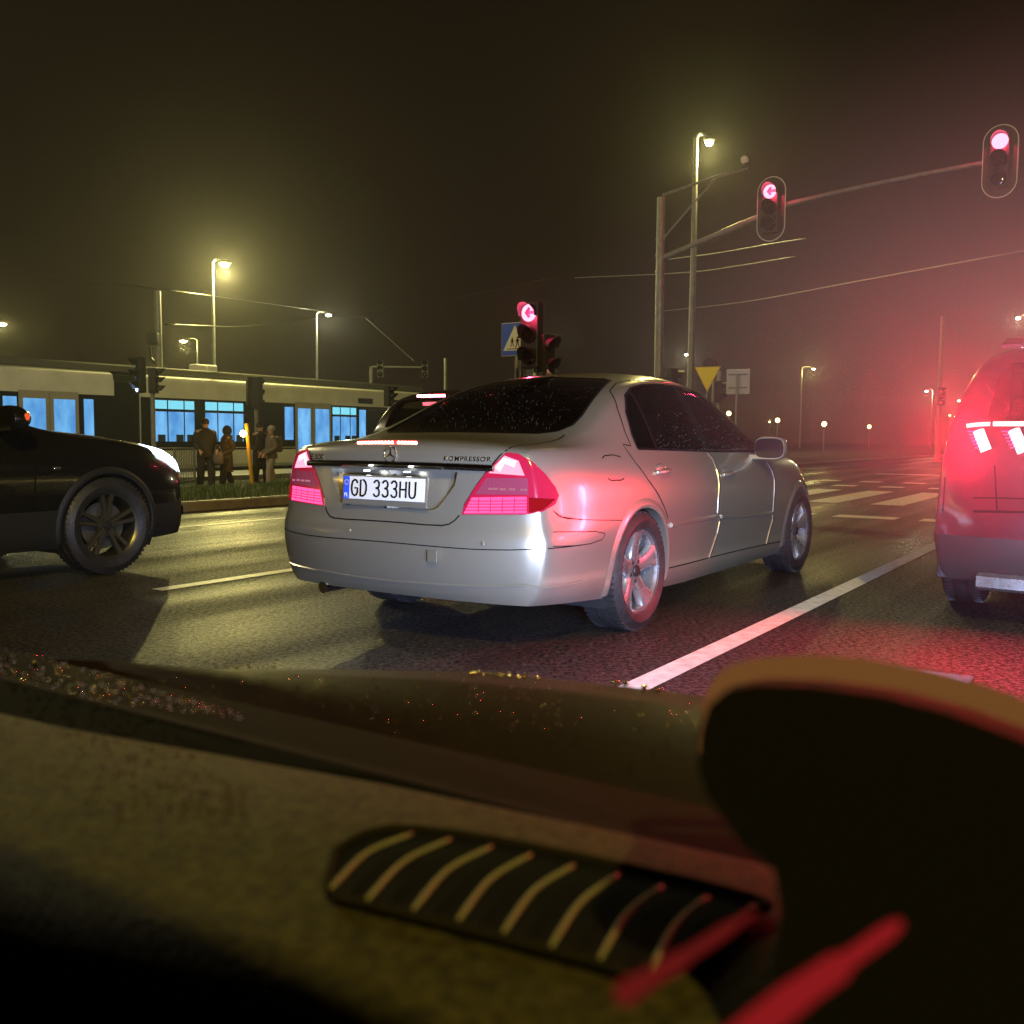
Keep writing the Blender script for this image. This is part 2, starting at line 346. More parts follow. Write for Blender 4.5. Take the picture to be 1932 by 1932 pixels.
# ---------------------------------------------------------------- car shells
def shell(X, Wk, lowz, lowf, WR, ZR, ZC, ZB, rearc, frontc, belt=.90, sub=2):
    """half of a car's skin (right side, y<0) as a bmesh in local coordinates: x forward, y left"""
    def rows(x):
        W = interp(Wk, x); zz = list(interp(lowz, x)); ff = interp(lowf, x); zz[8] = interp(ZB, x)
        pts = [(W*f, z) for f, z in zip(ff, zz)]
        wb, zb = pts[8]; wr = interp(WR, x); zr = interp(ZR, x); zc = interp(ZC, x)
        pts.append((wb+(wr-wb)*.36+.012, zb+(zr-zb)*.36)); pts.append((wb+(wr-wb)*.72+.012, zb+(zr-zb)*.72))
        pts.append((wr, zr)); pts.append((wr*.62, zr+(zc-zr)*.72)); pts.append((0, zc)); return pts
    rings = [rows(x) for x in X]; K = 14
    vs = []; fs = []
    def full(x, pts): return [Vector((x, -w, z)) for w, z in pts] + [Vector((x, w, z)) for w, z in pts[-2::-1]]
    N = 2*K-1
    for x, p in zip(X, rings): vs += full(x, p)
    for i in range(len(X)-1):
        for k in range(N-1): fs.append((i*N+k, i*N+k+1, (i+1)*N+k+1, (i+1)*N+k))
    def cap(xr, p, cx, base, ring0):
        cols = [q[0]/p[8][0] for q in p[8:]]; fr = [-c for c in cols] + cols[-2::-1]; M = len(fr)     # -1 .. 0 .. 1
        idx = []
        for j in range(9):
            row = []
            for c, fx in enumerate(fr):
                if c == 0: row.append(ring0+j)
                elif c == M-1: row.append(ring0+N-1-j)
                elif j == 8: row.append(ring0+8+c)
                else:
                    x = cx[j] + (xr-cx[j])*abs(fx)**3.2
                    vs.append(Vector((x, p[j][0]*fx, p[j][1]))); row.append(len(vs)-1)
            idx.append(row)
        for j in range(8):
            for c in range(M-1): fs.append((idx[j][c], idx[j][c+1], idx[j+1][c+1], idx[j+1][c]))
    cap(X[0], rings[0], rearc, None, 0); cap(X[-1], rings[-1], frontc, None, (len(X)-1)*N)
    # the deck edge of both end rings bulges with the plan
    for i, cx in ((0, rearc), (len(X)-1, frontc)):
        for k in range(9, N-9):
            v = vs[i*N+k]; fx = abs(v.y)/rings[i][8][0]; v.x = cx[8] + (X[i]-cx[8])*fx**3.2
    me = bpy.data.meshes.new('shell_cage'); me.from_pydata([tuple(v) for v in vs], [], fs); me.update()
    o = bpy.data.objects.new('shell_cage', me); col.objects.link(o)
    md = o.modifiers.new('s', 'SUBSURF'); md.levels = sub; md.render_levels = sub
    dg = bpy.context.evaluated_depsgraph_get(); ev = o.evaluated_get(dg); m2 = bpy.data.meshes.new_from_object(ev)
    bpy.data.objects.remove(o); bm = bmesh.new(); bm.from_mesh(m2); bpy.data.meshes.remove(m2)
    bmesh.ops.recalc_face_normals(bm, faces=bm.faces)
    tree = BVHTree.FromBMesh(bm)
    bmesh.ops.bisect_plane(bm, geom=bm.verts[:]+bm.edges[:]+bm.faces[:], plane_co=(0,0,0), plane_no=(0,1,0), clear_outer=True)
    # make sure normals point out
    s = sum((f.normal.y for f in bm.faces if f.calc_center_median().y < -.5))
    if s > 0: bmesh.ops.reverse_faces(bm, faces=bm.faces)
    return bm, tree
def cut(bm, planes, filt):
    """cut the skin along planes (co, outward normal); returns the faces inside all of them"""
    bm.faces.ensure_lookup_table()
    for co, no in planes:
        fc = [f for f in bm.faces if filt(f)]
        g = list({v for f in fc for v in f.verts}) + list({e for f in fc for e in f.edges}) + fc
        bmesh.ops.bisect_plane(bm, geom=g, plane_co=co, plane_no=no, dist=1e-5)
    out = []
    for f in bm.faces:
        if filt(f):
            c = f.calc_center_median()
            if all((c-co).dot(no) < 1e-5 for co, no in planes): out.append(f)
    return out
def prism_planes(poly, axis):             # convex polygon of 3-d points swept along a direction
    P = [Vector(p) for p in poly]; c = sum(P, Vector())/len(P); a = Vector(axis); out = []
    for i, p in enumerate(P):
        q = P[(i+1) % len(P)]; n = (q-p).cross(a)
        if n.length < 1e-9: continue
        n.normalize()
        if (c-p).dot(n) > 0: n = -n
        out.append((p, n))
    return out
def take(bm, faces, off=0., wall=0., keep=False):
    """lift faces out of the skin into an MB with its own edge thickness (inwards)"""
    vm = {}; mb = MB(); fl = []; vn = {}
    for f in faces:
        for v in f.verts: vn.setdefault(v, Vector()); vn[v] += f.normal*f.calc_area()
    for f in faces:
        q = []
        for v in f.verts:
            if v not in vm: vm[v] = len(mb.v); mb.v.append(v.co + vn[v].normalized()*off)
            q.append(vm[v])
        fl.append(tuple(q))
    mb.f = fl
    if wall:
        fs = set(faces); n0 = len(mb.v); wm = {}
        for f in faces:
            for l in f.loops:
                if not any(g in fs for g in l.edge.link_faces if g is not f):
                    a, b2 = l.vert, l.link_loop_next.vert; ids = []
                    for v in (a, b2):
                        if v not in wm: wm[v] = len(mb.v); mb.v.append(v.co + vn[v].normalized()*(off-wall))
                    mb.f.append((vm[b2], vm[a], wm[a], wm[b2]))
    if not keep: bmesh.ops.delete(bm, geom=faces, context='FACES')
    return mb
def mirror_mb(mb):
    o = MB(); o.v = [Vector((p.x, -p.y, p.z)) for p in mb.v]; o.f = [tuple(reversed(q)) for q in mb.f]; return o
def both(mb):
    o = MB(); o.add(mb.v, mb.f); m = mirror_mb(mb); o.add(m.v, m.f)
    me = bmesh.new(); vs = [me.verts.new(p) for p in o.v]
    for q in o.f:
        try: me.faces.new([vs[i] for i in q])
        except ValueError: pass
    bmesh.ops.remove_doubles(me, verts=me.verts, dist=2e-4)
    o2 = MB(); me.verts.index_update(); o2.v = [v.co.copy() for v in me.verts]; o2.f = [tuple(v.index for v in f.verts) for f in me.faces]; me.free(); return o2
def bm_mb(bm):
    o = MB(); bm.verts.index_update(); o.v = [v.co.copy() for v in bm.verts]; o.f = [tuple(v.index for v in f.verts) for f in bm.faces]; return o
def ribbon(tree, pts, wdt, off=.0016, step=.03, mb=None, th=.0):
    """a thin line laid on the skin through 3-d points"""
    mb = mb or MB(); P = []
    for a, b2 in zip(pts, pts[1:]):
        a, b2 = Vector(a), Vector(b2); n = max(1, int((b2-a).length/step))
        for k in range(n): P.append(a.lerp(b2, k/n))
    P.append(Vector(pts[-1])); Q = []
    for p in P:
        h = tree.find_nearest(p)
        Q.append((h[0], h[1]))
    rows = []
    for i, (p, nn) in enumerate(Q):
        t = (Q[min(i+1, len(Q)-1)][0]-Q[max(i-1, 0)][0])
        if t.length < 1e-7: continue
        if nn.dot(p-Vector((1.2, 0, .6))) < 0: nn = -nn
        s = t.normalized().cross(nn).normalized()*wdt/2
        if th: rows.append([p-s+nn*.0004, p-s*.5+nn*th, p+s*.5+nn*th, p+s+nn*.0004])
        else: rows.append([p-s+nn*off, p+s+nn*off])
    m = len(rows[0]); vs = [p for r in rows for p in r]
    mb.add(vs, [(i*m+k, i*m+k+1, (i+1)*m+k+1, (i+1)*m+k) for i in range(len(rows)-1) for k in range(m-1)] + ([(3,2,1,0), tuple(len(vs)-4+i for i in range(4))] if th else [])); return mb
def arch(bm, x, zc, rad, filt_y=-.5):
    pl = []
    for k in range(28):
        a = 2*PI*k/28; n = Vector((math.cos(a), 0, math.sin(a))); pl.append((Vector((x,0,zc))+n*rad, n))
    fl = lambda f: abs(f.calc_center_median().x-x) < rad+.12 and f.calc_center_median().y < filt_y and f.calc_center_median().z < zc+rad+.1
    fc = cut(bm, pl, fl)
    lo = [f for f in bm.faces if abs(f.calc_center_median().x-x) < rad*.98 and f.calc_center_median().y < filt_y and f.calc_center_median().z < zc-.1]
    bmesh.ops.delete(bm, geom=list(set(fc+lo)), context='FACES')
def arch_lip(tree, x, zc, rad, w=.05, m=None, parent=None, side=-1, name='arch_lip', a0=-.25, a1=PI+.25):
    mb = MB(); rows = []
    for k in range(41):
        a = a0+(a1-a0)*k/40; d = Vector((math.cos(a), 0, math.sin(a)))
        def yat(rr):
            o = Vector((x,0,zc))+d*rr; h = tree.ray_cast(o + Vector((0, side*2, 0)), Vector((0, -side, 0)))
            return h[0].y if h[0] else None
        y = yat(rad+.002); y2 = yat(rad+w)
        if y is None or y2 is None or abs(y) < .6: continue
        c = Vector((x,0,zc)); s = side
        rows.append([c+d*(rad+w)+Vector((0,y2+s*.001,0)), c+d*(rad+w*.45)+Vector((0,y+s*.010,0)), c+d*(rad+.006)+Vector((0,y+s*.013,0)), c+d*(rad-.006)+Vector((0,y+s*.006,0)), c+d*(rad-.006)+Vector((0,y-s*.05,0))])
    vs = [p for r in rows for p in r]; mb.add(vs, [(i*5+k, i*5+k+1, i*5+k+6, i*5+k+5) for i in range(len(rows)-1) for k in range(4)])
    return mb
def arch_liner(x, zc, rad, side, parent, y0=.45, y1=.86):
    b = MB(); n = 20; vs = []
    for k in range(n+1):
        a = -.45 + (PI+.9)*k/n; vs += [Vector((x+math.cos(a)*rad, side*y1, zc+math.sin(a)*rad)), Vector((x+math.cos(a)*rad, side*y0, zc+math.sin(a)*rad))]
    b.add(vs, [(2*k, 2*k+1, 2*k+3, 2*k+2) for k in range(n)]); b.add([v for v in vs[1::2]], [tuple(range(n+1))])
    b.build('wheel_well', M_under, parent)
def make_wheel(parent, x, y, rad=.325, rim=.222, wd=.22, style='five', side=-1, name='wheel', m_rim=None, tread=True):
    m_rim = m_rim or M_alloy
    wo = MB(); s = side; hw = wd/2
    prof = [(rim, -hw*.86), (rim+.02, -hw*.98), (rim+(rad-rim)*.5, -hw*1.06), (rad-.022, -hw*.93), (rad-.006, -hw*.80), (rad, -hw*.5), (rad, -hw*.36), (rad-.009, -hw*.34), (rad-.009,-hw*.28), (rad, -hw*.26), (rad+.001, 0), (rad, hw*.26), (rad-.009, hw*.28), (rad-.009,hw*.34), (rad, hw*.36), (rad, hw*.5), (rad-.006, hw*.80), (rad-.022, hw*.93), (rad-.03,hw*.99), (rim+(rad-rim)*.5, hw*1.06), (rim+.02, hw*.98), (rim, hw*.86)]
    wo.lathe(prof, 48, 'y', closed=False)
    # hub sits a little inside the tyre's outer face; s*hw is the outer side
    wh = thing_part(name, parent, (x, y, rad))
    wo.f = [q for q in wo.f if len(q) == 4]; t = wo.build('tyre', M_rubber, wh, smooth=30)
    if tread:
        tb = MB()
        for k in range(60):
            a = 2*PI*k/60
            for q, yy in ((0,-.68),(.5,.68)):
                aa = a+q*2*PI/60; c = Vector((math.cos(aa)*(rad-.0055), yy*hw, math.sin(aa)*(rad-.0055)))
                tb.box(c, (.012, hw*.36, .012), Matrix.Rotation(-aa, 3, 'Y'))
        tag(tb.build('tread_block', M_rubber, wh), kind='stuff')
    br = MB(); br.lathe([(rim-.012, -s*hw*.8), (rim-.018, s*hw*.2), (rim-.014, s*hw*.72), (rim-.004, s*hw*.80), (rim+.006, s*hw*.90), (rim+.012, s*hw*.84), (rim+.004, s*hw*.74)], 48, 'y'); 
    bb = MB(); bb.v = br.v; bb.f = [q for q in br.f if len(q) == 4]; bb.build('rim', m_rim, wh, smooth=35)
    d = MB(); d.lathe([(0.0, s*hw*.1), (rim*.72, s*hw*.1), (rim*.72, s*hw*.02), (0, s*hw*.02)], 32, 'y'); d.build('brake_disc', mat_disc, wh, smooth=30)
    ns = {'five': 5, 'seven': 7, 'ten': 5}[style]; 
    def spoke(a, w0, w1, w2, yin, yout, ridge=.012):
        rows = []
        for t in (0,.12,.3,.5,.7,.86,1.):
            r = .035 + (rim-.012-.035)*t; wv = w0+(w1-w0)*min(1, t/.5) if t < .5 else w1+(w2-w1)*((t-.5)/.5)**1.5
            yy = s*hw*(yin+(yout-yin)*t**1.6)
            e = Vector((math.cos(a), 0, math.sin(a))); u = Vector((-math.sin(a), 0, math.cos(a)))
            c = e*r
            rows.append([c-u*wv+Vector((0,yy-s*.035,0)), c-u*wv+Vector((0,yy-s*.004,0)), c-u*wv*.72+Vector((0,yy+s*ridge*.6,0)), c+Vector((0,yy+s*ridge*.75,0)), c+u*wv*.72+Vector((0,yy+s*ridge*.6,0)), c+u*wv+Vector((0,yy-s*.004,0)), c+u*wv+Vector((0,yy-s*.035,0))])
        b = MB(); b.loft(rows, closed=True, cap=True); return b
    base = .31
    for k in range(ns):
        a = base+2*PI*k/ns
        if style == 'ten':
            for da in (-.17,.17): spoke(a+da, .020, .016, .020, .60, .72, .006).build('spoke', m_rim, wh, smooth=50)
        else: spoke(a, .052, .040, .078, .52, .76).build('spoke', m_rim, wh, smooth=50)
    h = MB(); h.lathe([(0, s*hw*.74), (.030, s*hw*.73), (.034, s*hw*.68)], 20, 'y'); h.build('hub_cap', M_dark, wh, smooth=30)
    h = MB(); h.lathe([(.034, s*hw*.60), (.075, s*hw*.60), (.085, s*hw*.40), (.034, s*hw*.40)], 24, 'y'); h.build('hub', m_rim, wh, smooth=30)
    for k in range(5):
        a = base+PI/5+2*PI*k/5; q = MB(); q.lathe([(0, s*hw*.66), (.009, s*hw*.65), (.010, s*hw*.55)], 8, 'y', (math.cos(a)*.056, 0, math.sin(a)*.056)); q.build('wheel_bolt', M_dark, wh)
    return wh
def thing_part(name, parent, loc):
    o = bpy.data.objects.new(name, None); col.objects.link(o); o.parent = parent; o.location = loc; return o
mat_disc = mat('brake_disc_steel', (.18,.17,.16), .4, metal=.8)
M_alloyd = mat('alloy_dim', (.33,.32,.28), .3, metal=.9)

# ================================================================ silver saloon
CX, CYW, YAW = -.045, 5.80, .576
sal = thing('car', 'silver four door saloon seen from behind, waiting in the middle lane with brake lights on', 'car', (CX, CYW, 0), math.atan2(math.cos(YAW), math.sin(YAW)))
SM = Matrix.Translation((CX, CYW, 0)) @ Matrix.Rotation(math.atan2(math.cos(YAW), math.sin(YAW)), 4, 'Z'); SI = SM.inverted()
X = [-.93,-.80,-.62,-.42,-.18,.07,.33,.58,.88,1.2,1.5,1.8,2.08,2.34,2.60,2.88,3.15,3.38,3.54]
Wk = [(-.93,.850),(-.8,.885),(-.62,.905),(-.4,.905),(0,.915),(.6,.905),(1.4,.90),(2.2,.90),(2.85,.90),(3.15,.875),(3.38,.81),(3.54,.72)]
lowz = [(-.93,[.250,.290,.365,.46,.575,.635,.79,.92,.985]), (-.6,[.235,.28,.36,.47,.585,.655,.79,.91,.975]), (-.1,[.20,.26,.36,.48,.60,.68,.78,.885,.95]), (.7,[.175,.23,.35,.48,.60,.69,.79,.87,.94]), (2.4,[.175,.23,.34,.47,.60,.68,.78,.86,.93]), (3.54,[.20,.25,.34,.45,.55,.60,.65,.70,.735])]
lowf = [(-.93,[.90,.95,.985,1.01,1.02,.975,.955,.925,.865]), (-.6,[.93,.965,.985,1.,1.005,.985,.975,.94,.88]), (.4,[.93,.965,.972,.985,.995,1.,.99,.962,.90]), (2.4,[.92,.96,.97,.985,.995,1.,.99,.96,.90]), (3.54,[.93,.96,.99,1.,1.,.98,.95,.92,.86])]
WR = [(-.93,.64),(-.42,.66),(-.18,.655),(.07,.625),(.33,.60),(.58,.585),(1.2,.575),(1.8,.60),(2.08,.64),(2.34,.69),(2.6,.70),(3.54,.55)]
ZR = [(-.93,1.00),(-.62,1.02),(-.42,1.05),(-.18,1.135),(.07,1.255),(.33,1.345),(.58,1.393),(.88,1.415),(1.2,1.412),(1.5,1.385),(1.8,1.285),(2.08,1.14),(2.34,1.0),(2.6,.965),(2.88,.94),(3.15,.90),(3.38,.83),(3.54,.755)]
ZC = [(-.93,1.035),(-.62,1.05),(-.42,1.075),(-.18,1.165),(.07,1.29),(.33,1.385),(.58,1.44),(.88,1.475),(1.2,1.475),(1.5,1.45),(1.8,1.345),(2.08,1.19),(2.34,1.045),(2.6,1.005),(2.88,.975),(3.15,.93),(3.38,.86),(3.54,.77)]
ZB = [(-.93,.985),(-.42,.99),(0,.975),(.6,.955),(1.5,.94),(2.4,.925),(2.88,.90),(3.15,.86),(3.54,.735)]
bm, tree = shell(X, Wk, lowz, lowf, WR, ZR, ZC, ZB, [-1.02,-1.06,-1.10,-1.125,-1.13,-1.075,-1.055,-1.045,-1.02], [3.60,3.64,3.68,3.70,3.69,3.68,3.66,3.63,3.58])
LC = SI @ CAM
def pix(px, py):                          # the point of the saloon's skin seen at a pixel (local coordinates)
    d = (SI.to_3x3() @ ray(px, py)).normalized(); h = tree.ray_cast(LC, d)
    return h[0] if h[0] is not None else LC + d*5.6
def c1(u, v): return pix(479.1+u*.32, 664.6+v*.32)
def c2(u, v): return pix(1043.3+u*.28, 664.6+v*.28)
def cone(pts):                            # cutting planes through the eye and a convex outline
    P = [Vector(p) for p in pts]; c = sum(P, Vector())/len(P); out = []
    for i, p in enumerate(P):
        q = P[(i+1) % len(P)]; n = (p-LC).cross(q-LC).normalized()
        if (c-p).dot(n) > 0: n = -n
        out.append((p, n))
    return out
def round_poly(pts, n=4):                 # round a polygon's corners
    P = [Vector(p) for p in pts]; out = []
    for i, p in enumerate(P):
        a, c = P[i-1], P[(i+1) % len(P)]; p0 = p.lerp(a, .25); p1 = p.lerp(c, .25)
        for k in range(n+1):
            t = k/n; out.append(p0*(1-t)**2 + p*2*t*(1-t) + p1*t*t)
    return out
cen = lambda f: f.calc_center_median()
arch(bm, 0, .325, .352); arch(bm, 2.854, .325, .350)
# rear lamp (cut in the skin where the photograph shows its outline)
lamp_o = [c1(*p) for p in ((1490,592),(1560,600),(1640,645),(1720,722),(1775,795),(1796,845),(1775,895),(1700,940),(1600,958),(1228,957),(1240,905),(1310,790),(1392,682))]
fl = lambda f: cen(f).x < -.2 and cen(f).y < -.35 and .5 < cen(f).z < 1.02
lampf = cut(bm, cone(lamp_o), fl)
lamp_bm = take(bm, lampf, .004, .018)
lb = bmesh.new(); lv = [lb.verts.new(p) for p in lamp_bm.v]
for q in lamp_bm.f: lb.faces.new([lv[i] for i in q])
lb.normal_update()
wallf = [f for f in lb.faces]
def sub(bmx, poly, off=.0015):
    fc = cut(bmx, cone(poly), lambda f: True); return take(bmx, fc, off, .003) if fc else MB()
top = sub(lb, [c1(*p) for p in ((1478,610),(1560,640),(1596,728),(1385,712),(1400,690))])
low = sub(lb, [c1(*p) for p in ((1285,856),(1608,852),(1608,950),(1238,950))])
lowr = sub(lb, [c1(*p) for p in ((1622,856),(1778,866),(1700,932),(1622,948))])
midc = sub(lb, [c1(*p) for p in ((1370,742),(1614,742),(1618,840),(1306,838))])
for nm, side in (('tail_lamp', -1), ('tail_lamp', 1)):
    g = (lambda m: m) if side < 0 else mirror_mb
    tl = g(bm_mb(lb)).build('tail_lamp', M_tail, sal, smooth=30)
    g(top).build('brake_lens', E_brake, tl, smooth=30)
    g(low).build('tail_lens', E_low, tl, smooth=30)
    g(lowr).build('side_lens', emi('side_lens_lit', (1.,.02,.04), .45), tl, smooth=30)
    g(midc).build('reversing_lens', M_clearl, tl, smooth=30)
    for v in (878,896,914,932):           # lattice bars of the lower lens
        rb = ribbon(tree, [c1(1262-(v-878)*.3, v), c1(1430, v), c1(1612, v-2)], .0035, .0085); g(rb).build('lens_rib', M_tail, tl)
    for u in (1330,1400,1470,1540):
        rb = ribbon(tree, [c1(u, 858), c1(u-4, 948)], .0035, .0088); g(rb).build('lens_rib', M_tail, tl)
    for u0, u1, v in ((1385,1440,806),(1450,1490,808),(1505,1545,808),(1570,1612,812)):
        rb = ribbon(tree, [c1(u0, v), c1(u1, v)], .010, .0085); g(rb).build('lens_glint', E_glint, tl)  # glints on the lens put in as a weak pink glow
    hot = ribbon(tree, [c1(1440,694), c1(1478,640), c1(1545,662)], .030, .0085); g(hot).build('bulb_glow', E_bulb, tl)
# number plate recess
pr_o = [c1(*p) for p in ((757,706),(1132,706),(1118,760),(1070,880),(1045,915),(1010,930),(757,918),(757,800))]
pr_o = [Vector((p.x, min(p.y, .02) if p.y > -.05 else p.y, p.z)) for p in pr_o]
pzt = max(p.z for p in pr_o); pzb = min(p.z for p in pr_o)
rec_o = [Vector((-1, .05, pzt)), Vector((-1, -.405, pzt)), Vector((-1, -.395, pzt-.07)), Vector((-1, -.335, pzb+.045)), Vector((-1, -.315, pzb+.018)), Vector((-1, -.285, pzb+.004)), Vector((-1, -.25, pzb)), Vector((-1, .05, pzb))]
rf = cut(bm, prism_planes(rec_o, (1,0,0)), lambda f: cen(f).x < -.85 and cen(f).y > -.6 and .55 < cen(f).z < 1.0)
rc = take(bm, rf, 0, .045)
nf = len(rf); used = set(i for q in rc.f[:nf] for i in q)
for i in used: rc.v[i] = rc.v[i] + Vector((.045, 0, 0))
for i in range(len(rc.v)):
    if i not in used: rc.v[i] = Vector(rc.v[i])
# walls: rebuild so that they run from the skin to the recessed floor
wall_top = {}
for q in rc.f[nf:]:
    a0, b0, a1, b1 = q[1], q[0], q[2], q[3]
    rc.v[a1] = rc.v[a0]-Vector((.045,0,0)); rc.v[b1] = rc.v[b0]-Vector((.045,0,0))
both(rc).build('plate_recess', M_silver, sal, smooth=30)
# rear window, side windows, windscreen
def zyx(f): return cen(f)
rw = [(-.05,1.0725),(-.50,1.062),(-.575,1.075),(-.600,1.11),(-.585,1.16),(-.485,1.345),(-.45,1.385),(-.37,1.402),(.05,1.425)]
rw = [Vector((-1, y, z)) for y, z in rw]; rw = [Vector((-1,.05,1.068))] + rw[1:]
f1 = cut(bm, prism_planes(rw, (1,0,0)), lambda f: -.62 < cen(f).x < .75 and cen(f).z > 1.03 and cen(f).y > -.75)
rear = take(bm, f1, -.003, .012); both(rear).build('rear_window', M_glass, sal, smooth=60)
dlo = [(.10,.985),(.115,1.06),(.185,1.185),(.30,1.285),(.44,1.335),(.62,1.362),(.90,1.377),(1.20,1.373),(1.45,1.345),(1.70,1.285),(2.05,1.125),(2.30,.975),(2.33,.945),(1.2,.962)]
f2 = cut(bm, prism_planes([Vector((x, -1, z)) for x, z in dlo], (0,1,0)), lambda f: cen(f).y < -.45 and cen(f).z > .90 and -.1 < cen(f).x < 2.5)
# split the side glass at the door pillar
side_glass = take(bm, f2, -.004, .0)
sg = bmesh.new(); sv = [sg.verts.new(p) for p in side_glass.v]
for q in side_glass.f: sg.faces.new([sv[i] for i in q])
sg.normal_update()
quarter = [Vector((x,-1,z)) for x, z in ((0,.9),(.34,.9),(.40,1.5),(0,1.5))]
rearw = [Vector((x,-1,z)) for x, z in ((.37,.9),(1.10,.9),(1.02,1.5),(.43,1.5))]
frontw = [Vector((x,-1,z)) for x, z in ((1.20,.9),(2.5,.9),(2.5,1.5),(1.13,1.5))]
parts = []
for nm, q in (('quarter_window', quarter), ('rear_door_window', rearw), ('front_door_window', frontw)):
    fc = cut(sg, prism_planes(q, (0,1,0)), lambda f: True); parts.append((nm, take(sg, fc, 0, .006)))
pills = []
for q in ([Vector((x,-1,z)) for x, z in ((.0,.9),(.7,.9),(.7,1.5),(.0,1.5))], [Vector((x,-1,z)) for x, z in ((.7,.9),(1.6,.9),(1.6,1.5),(.7,1.5))]):
    fc = cut(sg, prism_planes(q, (0,1,0)), lambda f: True)
    if fc: pills.append(take(sg, fc, 0, .002))
for g in ((lambda m: m), mirror_mb):
    for nm, m in parts: g(m).build(nm, M_glass, sal, smooth=60)
    for pill in pills: g(pill).build('door_pillar_or_added_panel', M_gap, sal, smooth=60)
ws = [(.05,1.07),(-.62,1.03),(-.655,1.06),(-.54,1.38),(-.48,1.41),(.05,1.43)]
f3 = cut(bm, prism_planes([Vector((3, y, z)) for y, z in ws], (1,0,0)), lambda f: 1.55 < cen(f).x < 2.6 and cen(f).z > 1.0 and cen(f).y > -.72)
if f3: both(take(bm, f3, -.003, .01)).build('windscreen', M_glass, sal, smooth=60)
both(bm_mb(bm)).build('body', M_silver, sal, smooth=50)
# gaps and creases
mid0 = lambda p: Vector((p.x, .002, p.z))
def gap(pts, wd=.0075, m=None, name='panel_gap', mirror=False, th=0., off=.0016):
    rb = ribbon(tree, pts, wd, off, th=th); rb.build(name, m or M_gap, sal)
    if mirror: mirror_mb(rb).build(name, m or M_gap, sal)
lid = [mid0(c1(757,997)), c1(900,1008), c1(1010,1018), c1(1110,1022), c1(1150,1014), c1(1185,992), c1(1212,962)]
def rain(mb, n, rr, box, ax, parent):
    q = MB()
    for k in range(n):
        x, z = R.uniform(box[0], box[1]), box[2]+(box[3]-box[2])*R.random()**box[4]
        h = tree.ray_cast(Vector((x,-2,z)) if ax == 'y' else Vector((-3,x,z)), Vector((0,1,0)) if ax == 'y' else Vector((1,0,0)))
        if h[0] and (ax == 'x' or h[0].y < -.4): q.sphere(h[0]-Vector((0,.002,0)) if ax == 'y' else h[0]-Vector((.002,0,0)), R.uniform(*rr), 6, 4)
    return tag(q.build('rain_drops', M_drop2, parent, smooth='all', fix=False), kind='stuff')
M_drop2 = mat('rain_bead', (.16,.15,.12), .12, metal=.3)
M_bead = mat('windscreen_bead', (.9,.82,.5), .12, metal=1.)
rain(None, 340, (.0012,.0030), (.35,2.1,.968,1.20,3.2), 'y', sal); rain(None, 260, (.0009,.0018), (-.50,.50,1.09,1.36,1.3), 'x', sal)
gap(lid, .007, mirror=True)
gap([c1(1240,905), c1(1310,790), c1(1392,682), c1(1450,610), c1(1488,580), c1(1640,545), c1(1800,512), c1(1832,488)], .008, mirror=True)
gap([mid0(c1(757,1117)), c1(900,1130), c1(1100,1148), c1(1300,1162), c1(1500,1166), c1(1700,1158), c1(1932,1136)], .005, mirror=True)
gap([c1(1770,940), c1(1800,970), c1(1850,982), c1(1932,985)], .004, mirror=True)
gap([c2(0,1070), c2(60,1110), c2(180,1128), c2(330,1132), c2(480,1132)], .004, mirror=True)
gap([c2(0,1212), c2(150,1210), c2(290,1208), c2(350,1222)], .004); gap([c2(0,1308), c2(150,1303), c2(250,1290), c2(330,1262), c2(352,1225)], .004)
gap([c1(215,1243), c1(420,1290), c1(700,1335), c1(1000,1363), c1(1300,1378), c1(1600,1372), c1(1932,1350)], .016, M_silver, 'bumper_crease', th=.006)
# door outlines
def sidept(x, z):
    h = tree.ray_cast(Vector((x,-2,z)), Vector((0,1,0)))[0]; return h
rear_edge = [p for p in (sidept(*q) for q in ((1.1,1.402),(.85,1.405),(.60,1.392),(.42,1.366),(.25,1.312),(.125,1.21),(.055,1.08),(.035,1.0))) if p and p.y < -.4] + [c2(470,620), c2(505,675), c2(560,750), c2(640,860), c2(710,960), c2(748,1040), c2(775,1120)]
gap(rear_edge, .0075)
gap([c2(1040,680), c2(1075,720), c2(1100,790), c2(1117,880), c2(1113,980), c2(1107,1080), c2(1122,1140), c2(1105,1220), c2(1075,1310), c2(1050,1385)], .011, M_silver, 'door_edge', th=.005)
gap([c2(1046,680), c2(1083,720), c2(1108,790), c2(1125,880), c2(1121,980), c2(1114,1080), c2(1130,1140), c2(1112,1220), c2(1083,1310), c2(1058,1385)], .006)
gap([c2(1440,745), c2(1470,790), c2(1490,860), c2(1488,960), c2(1480,1080), c2(1478,1130), c2(1455,1210), c2(1435,1290)], .011, M_silver, 'door_edge', th=.005)
gap([c2(1446,745), c2(1477,790), c2(1497,860), c2(1495,960), c2(1487,1080), c2(1485,1130), c2(1462,1210), c2(1442,1290)], .006)
gap([c2(775,1455), c2(900,1425), c2(1050,1385), c2(1250,1335), c2(1430,1295), c2(1530,1275)], .007)
gap([c2(795,1165), c2(900,1140), c2(1000,1125), c2(1105,1108)], .03, M_silver, 'side_moulding', th=.012)
gap([c2(1130,1108), c2(1300,1098), c2(1475,1085)], .03, M_silver, 'side_moulding', th=.012)
gap([c2(330,715), c2(345,698), c2(400,692), c2(455,705)], .006); gap([c2(370,850), c2(390,864), c2(460,862), c2(478,850)], .006)
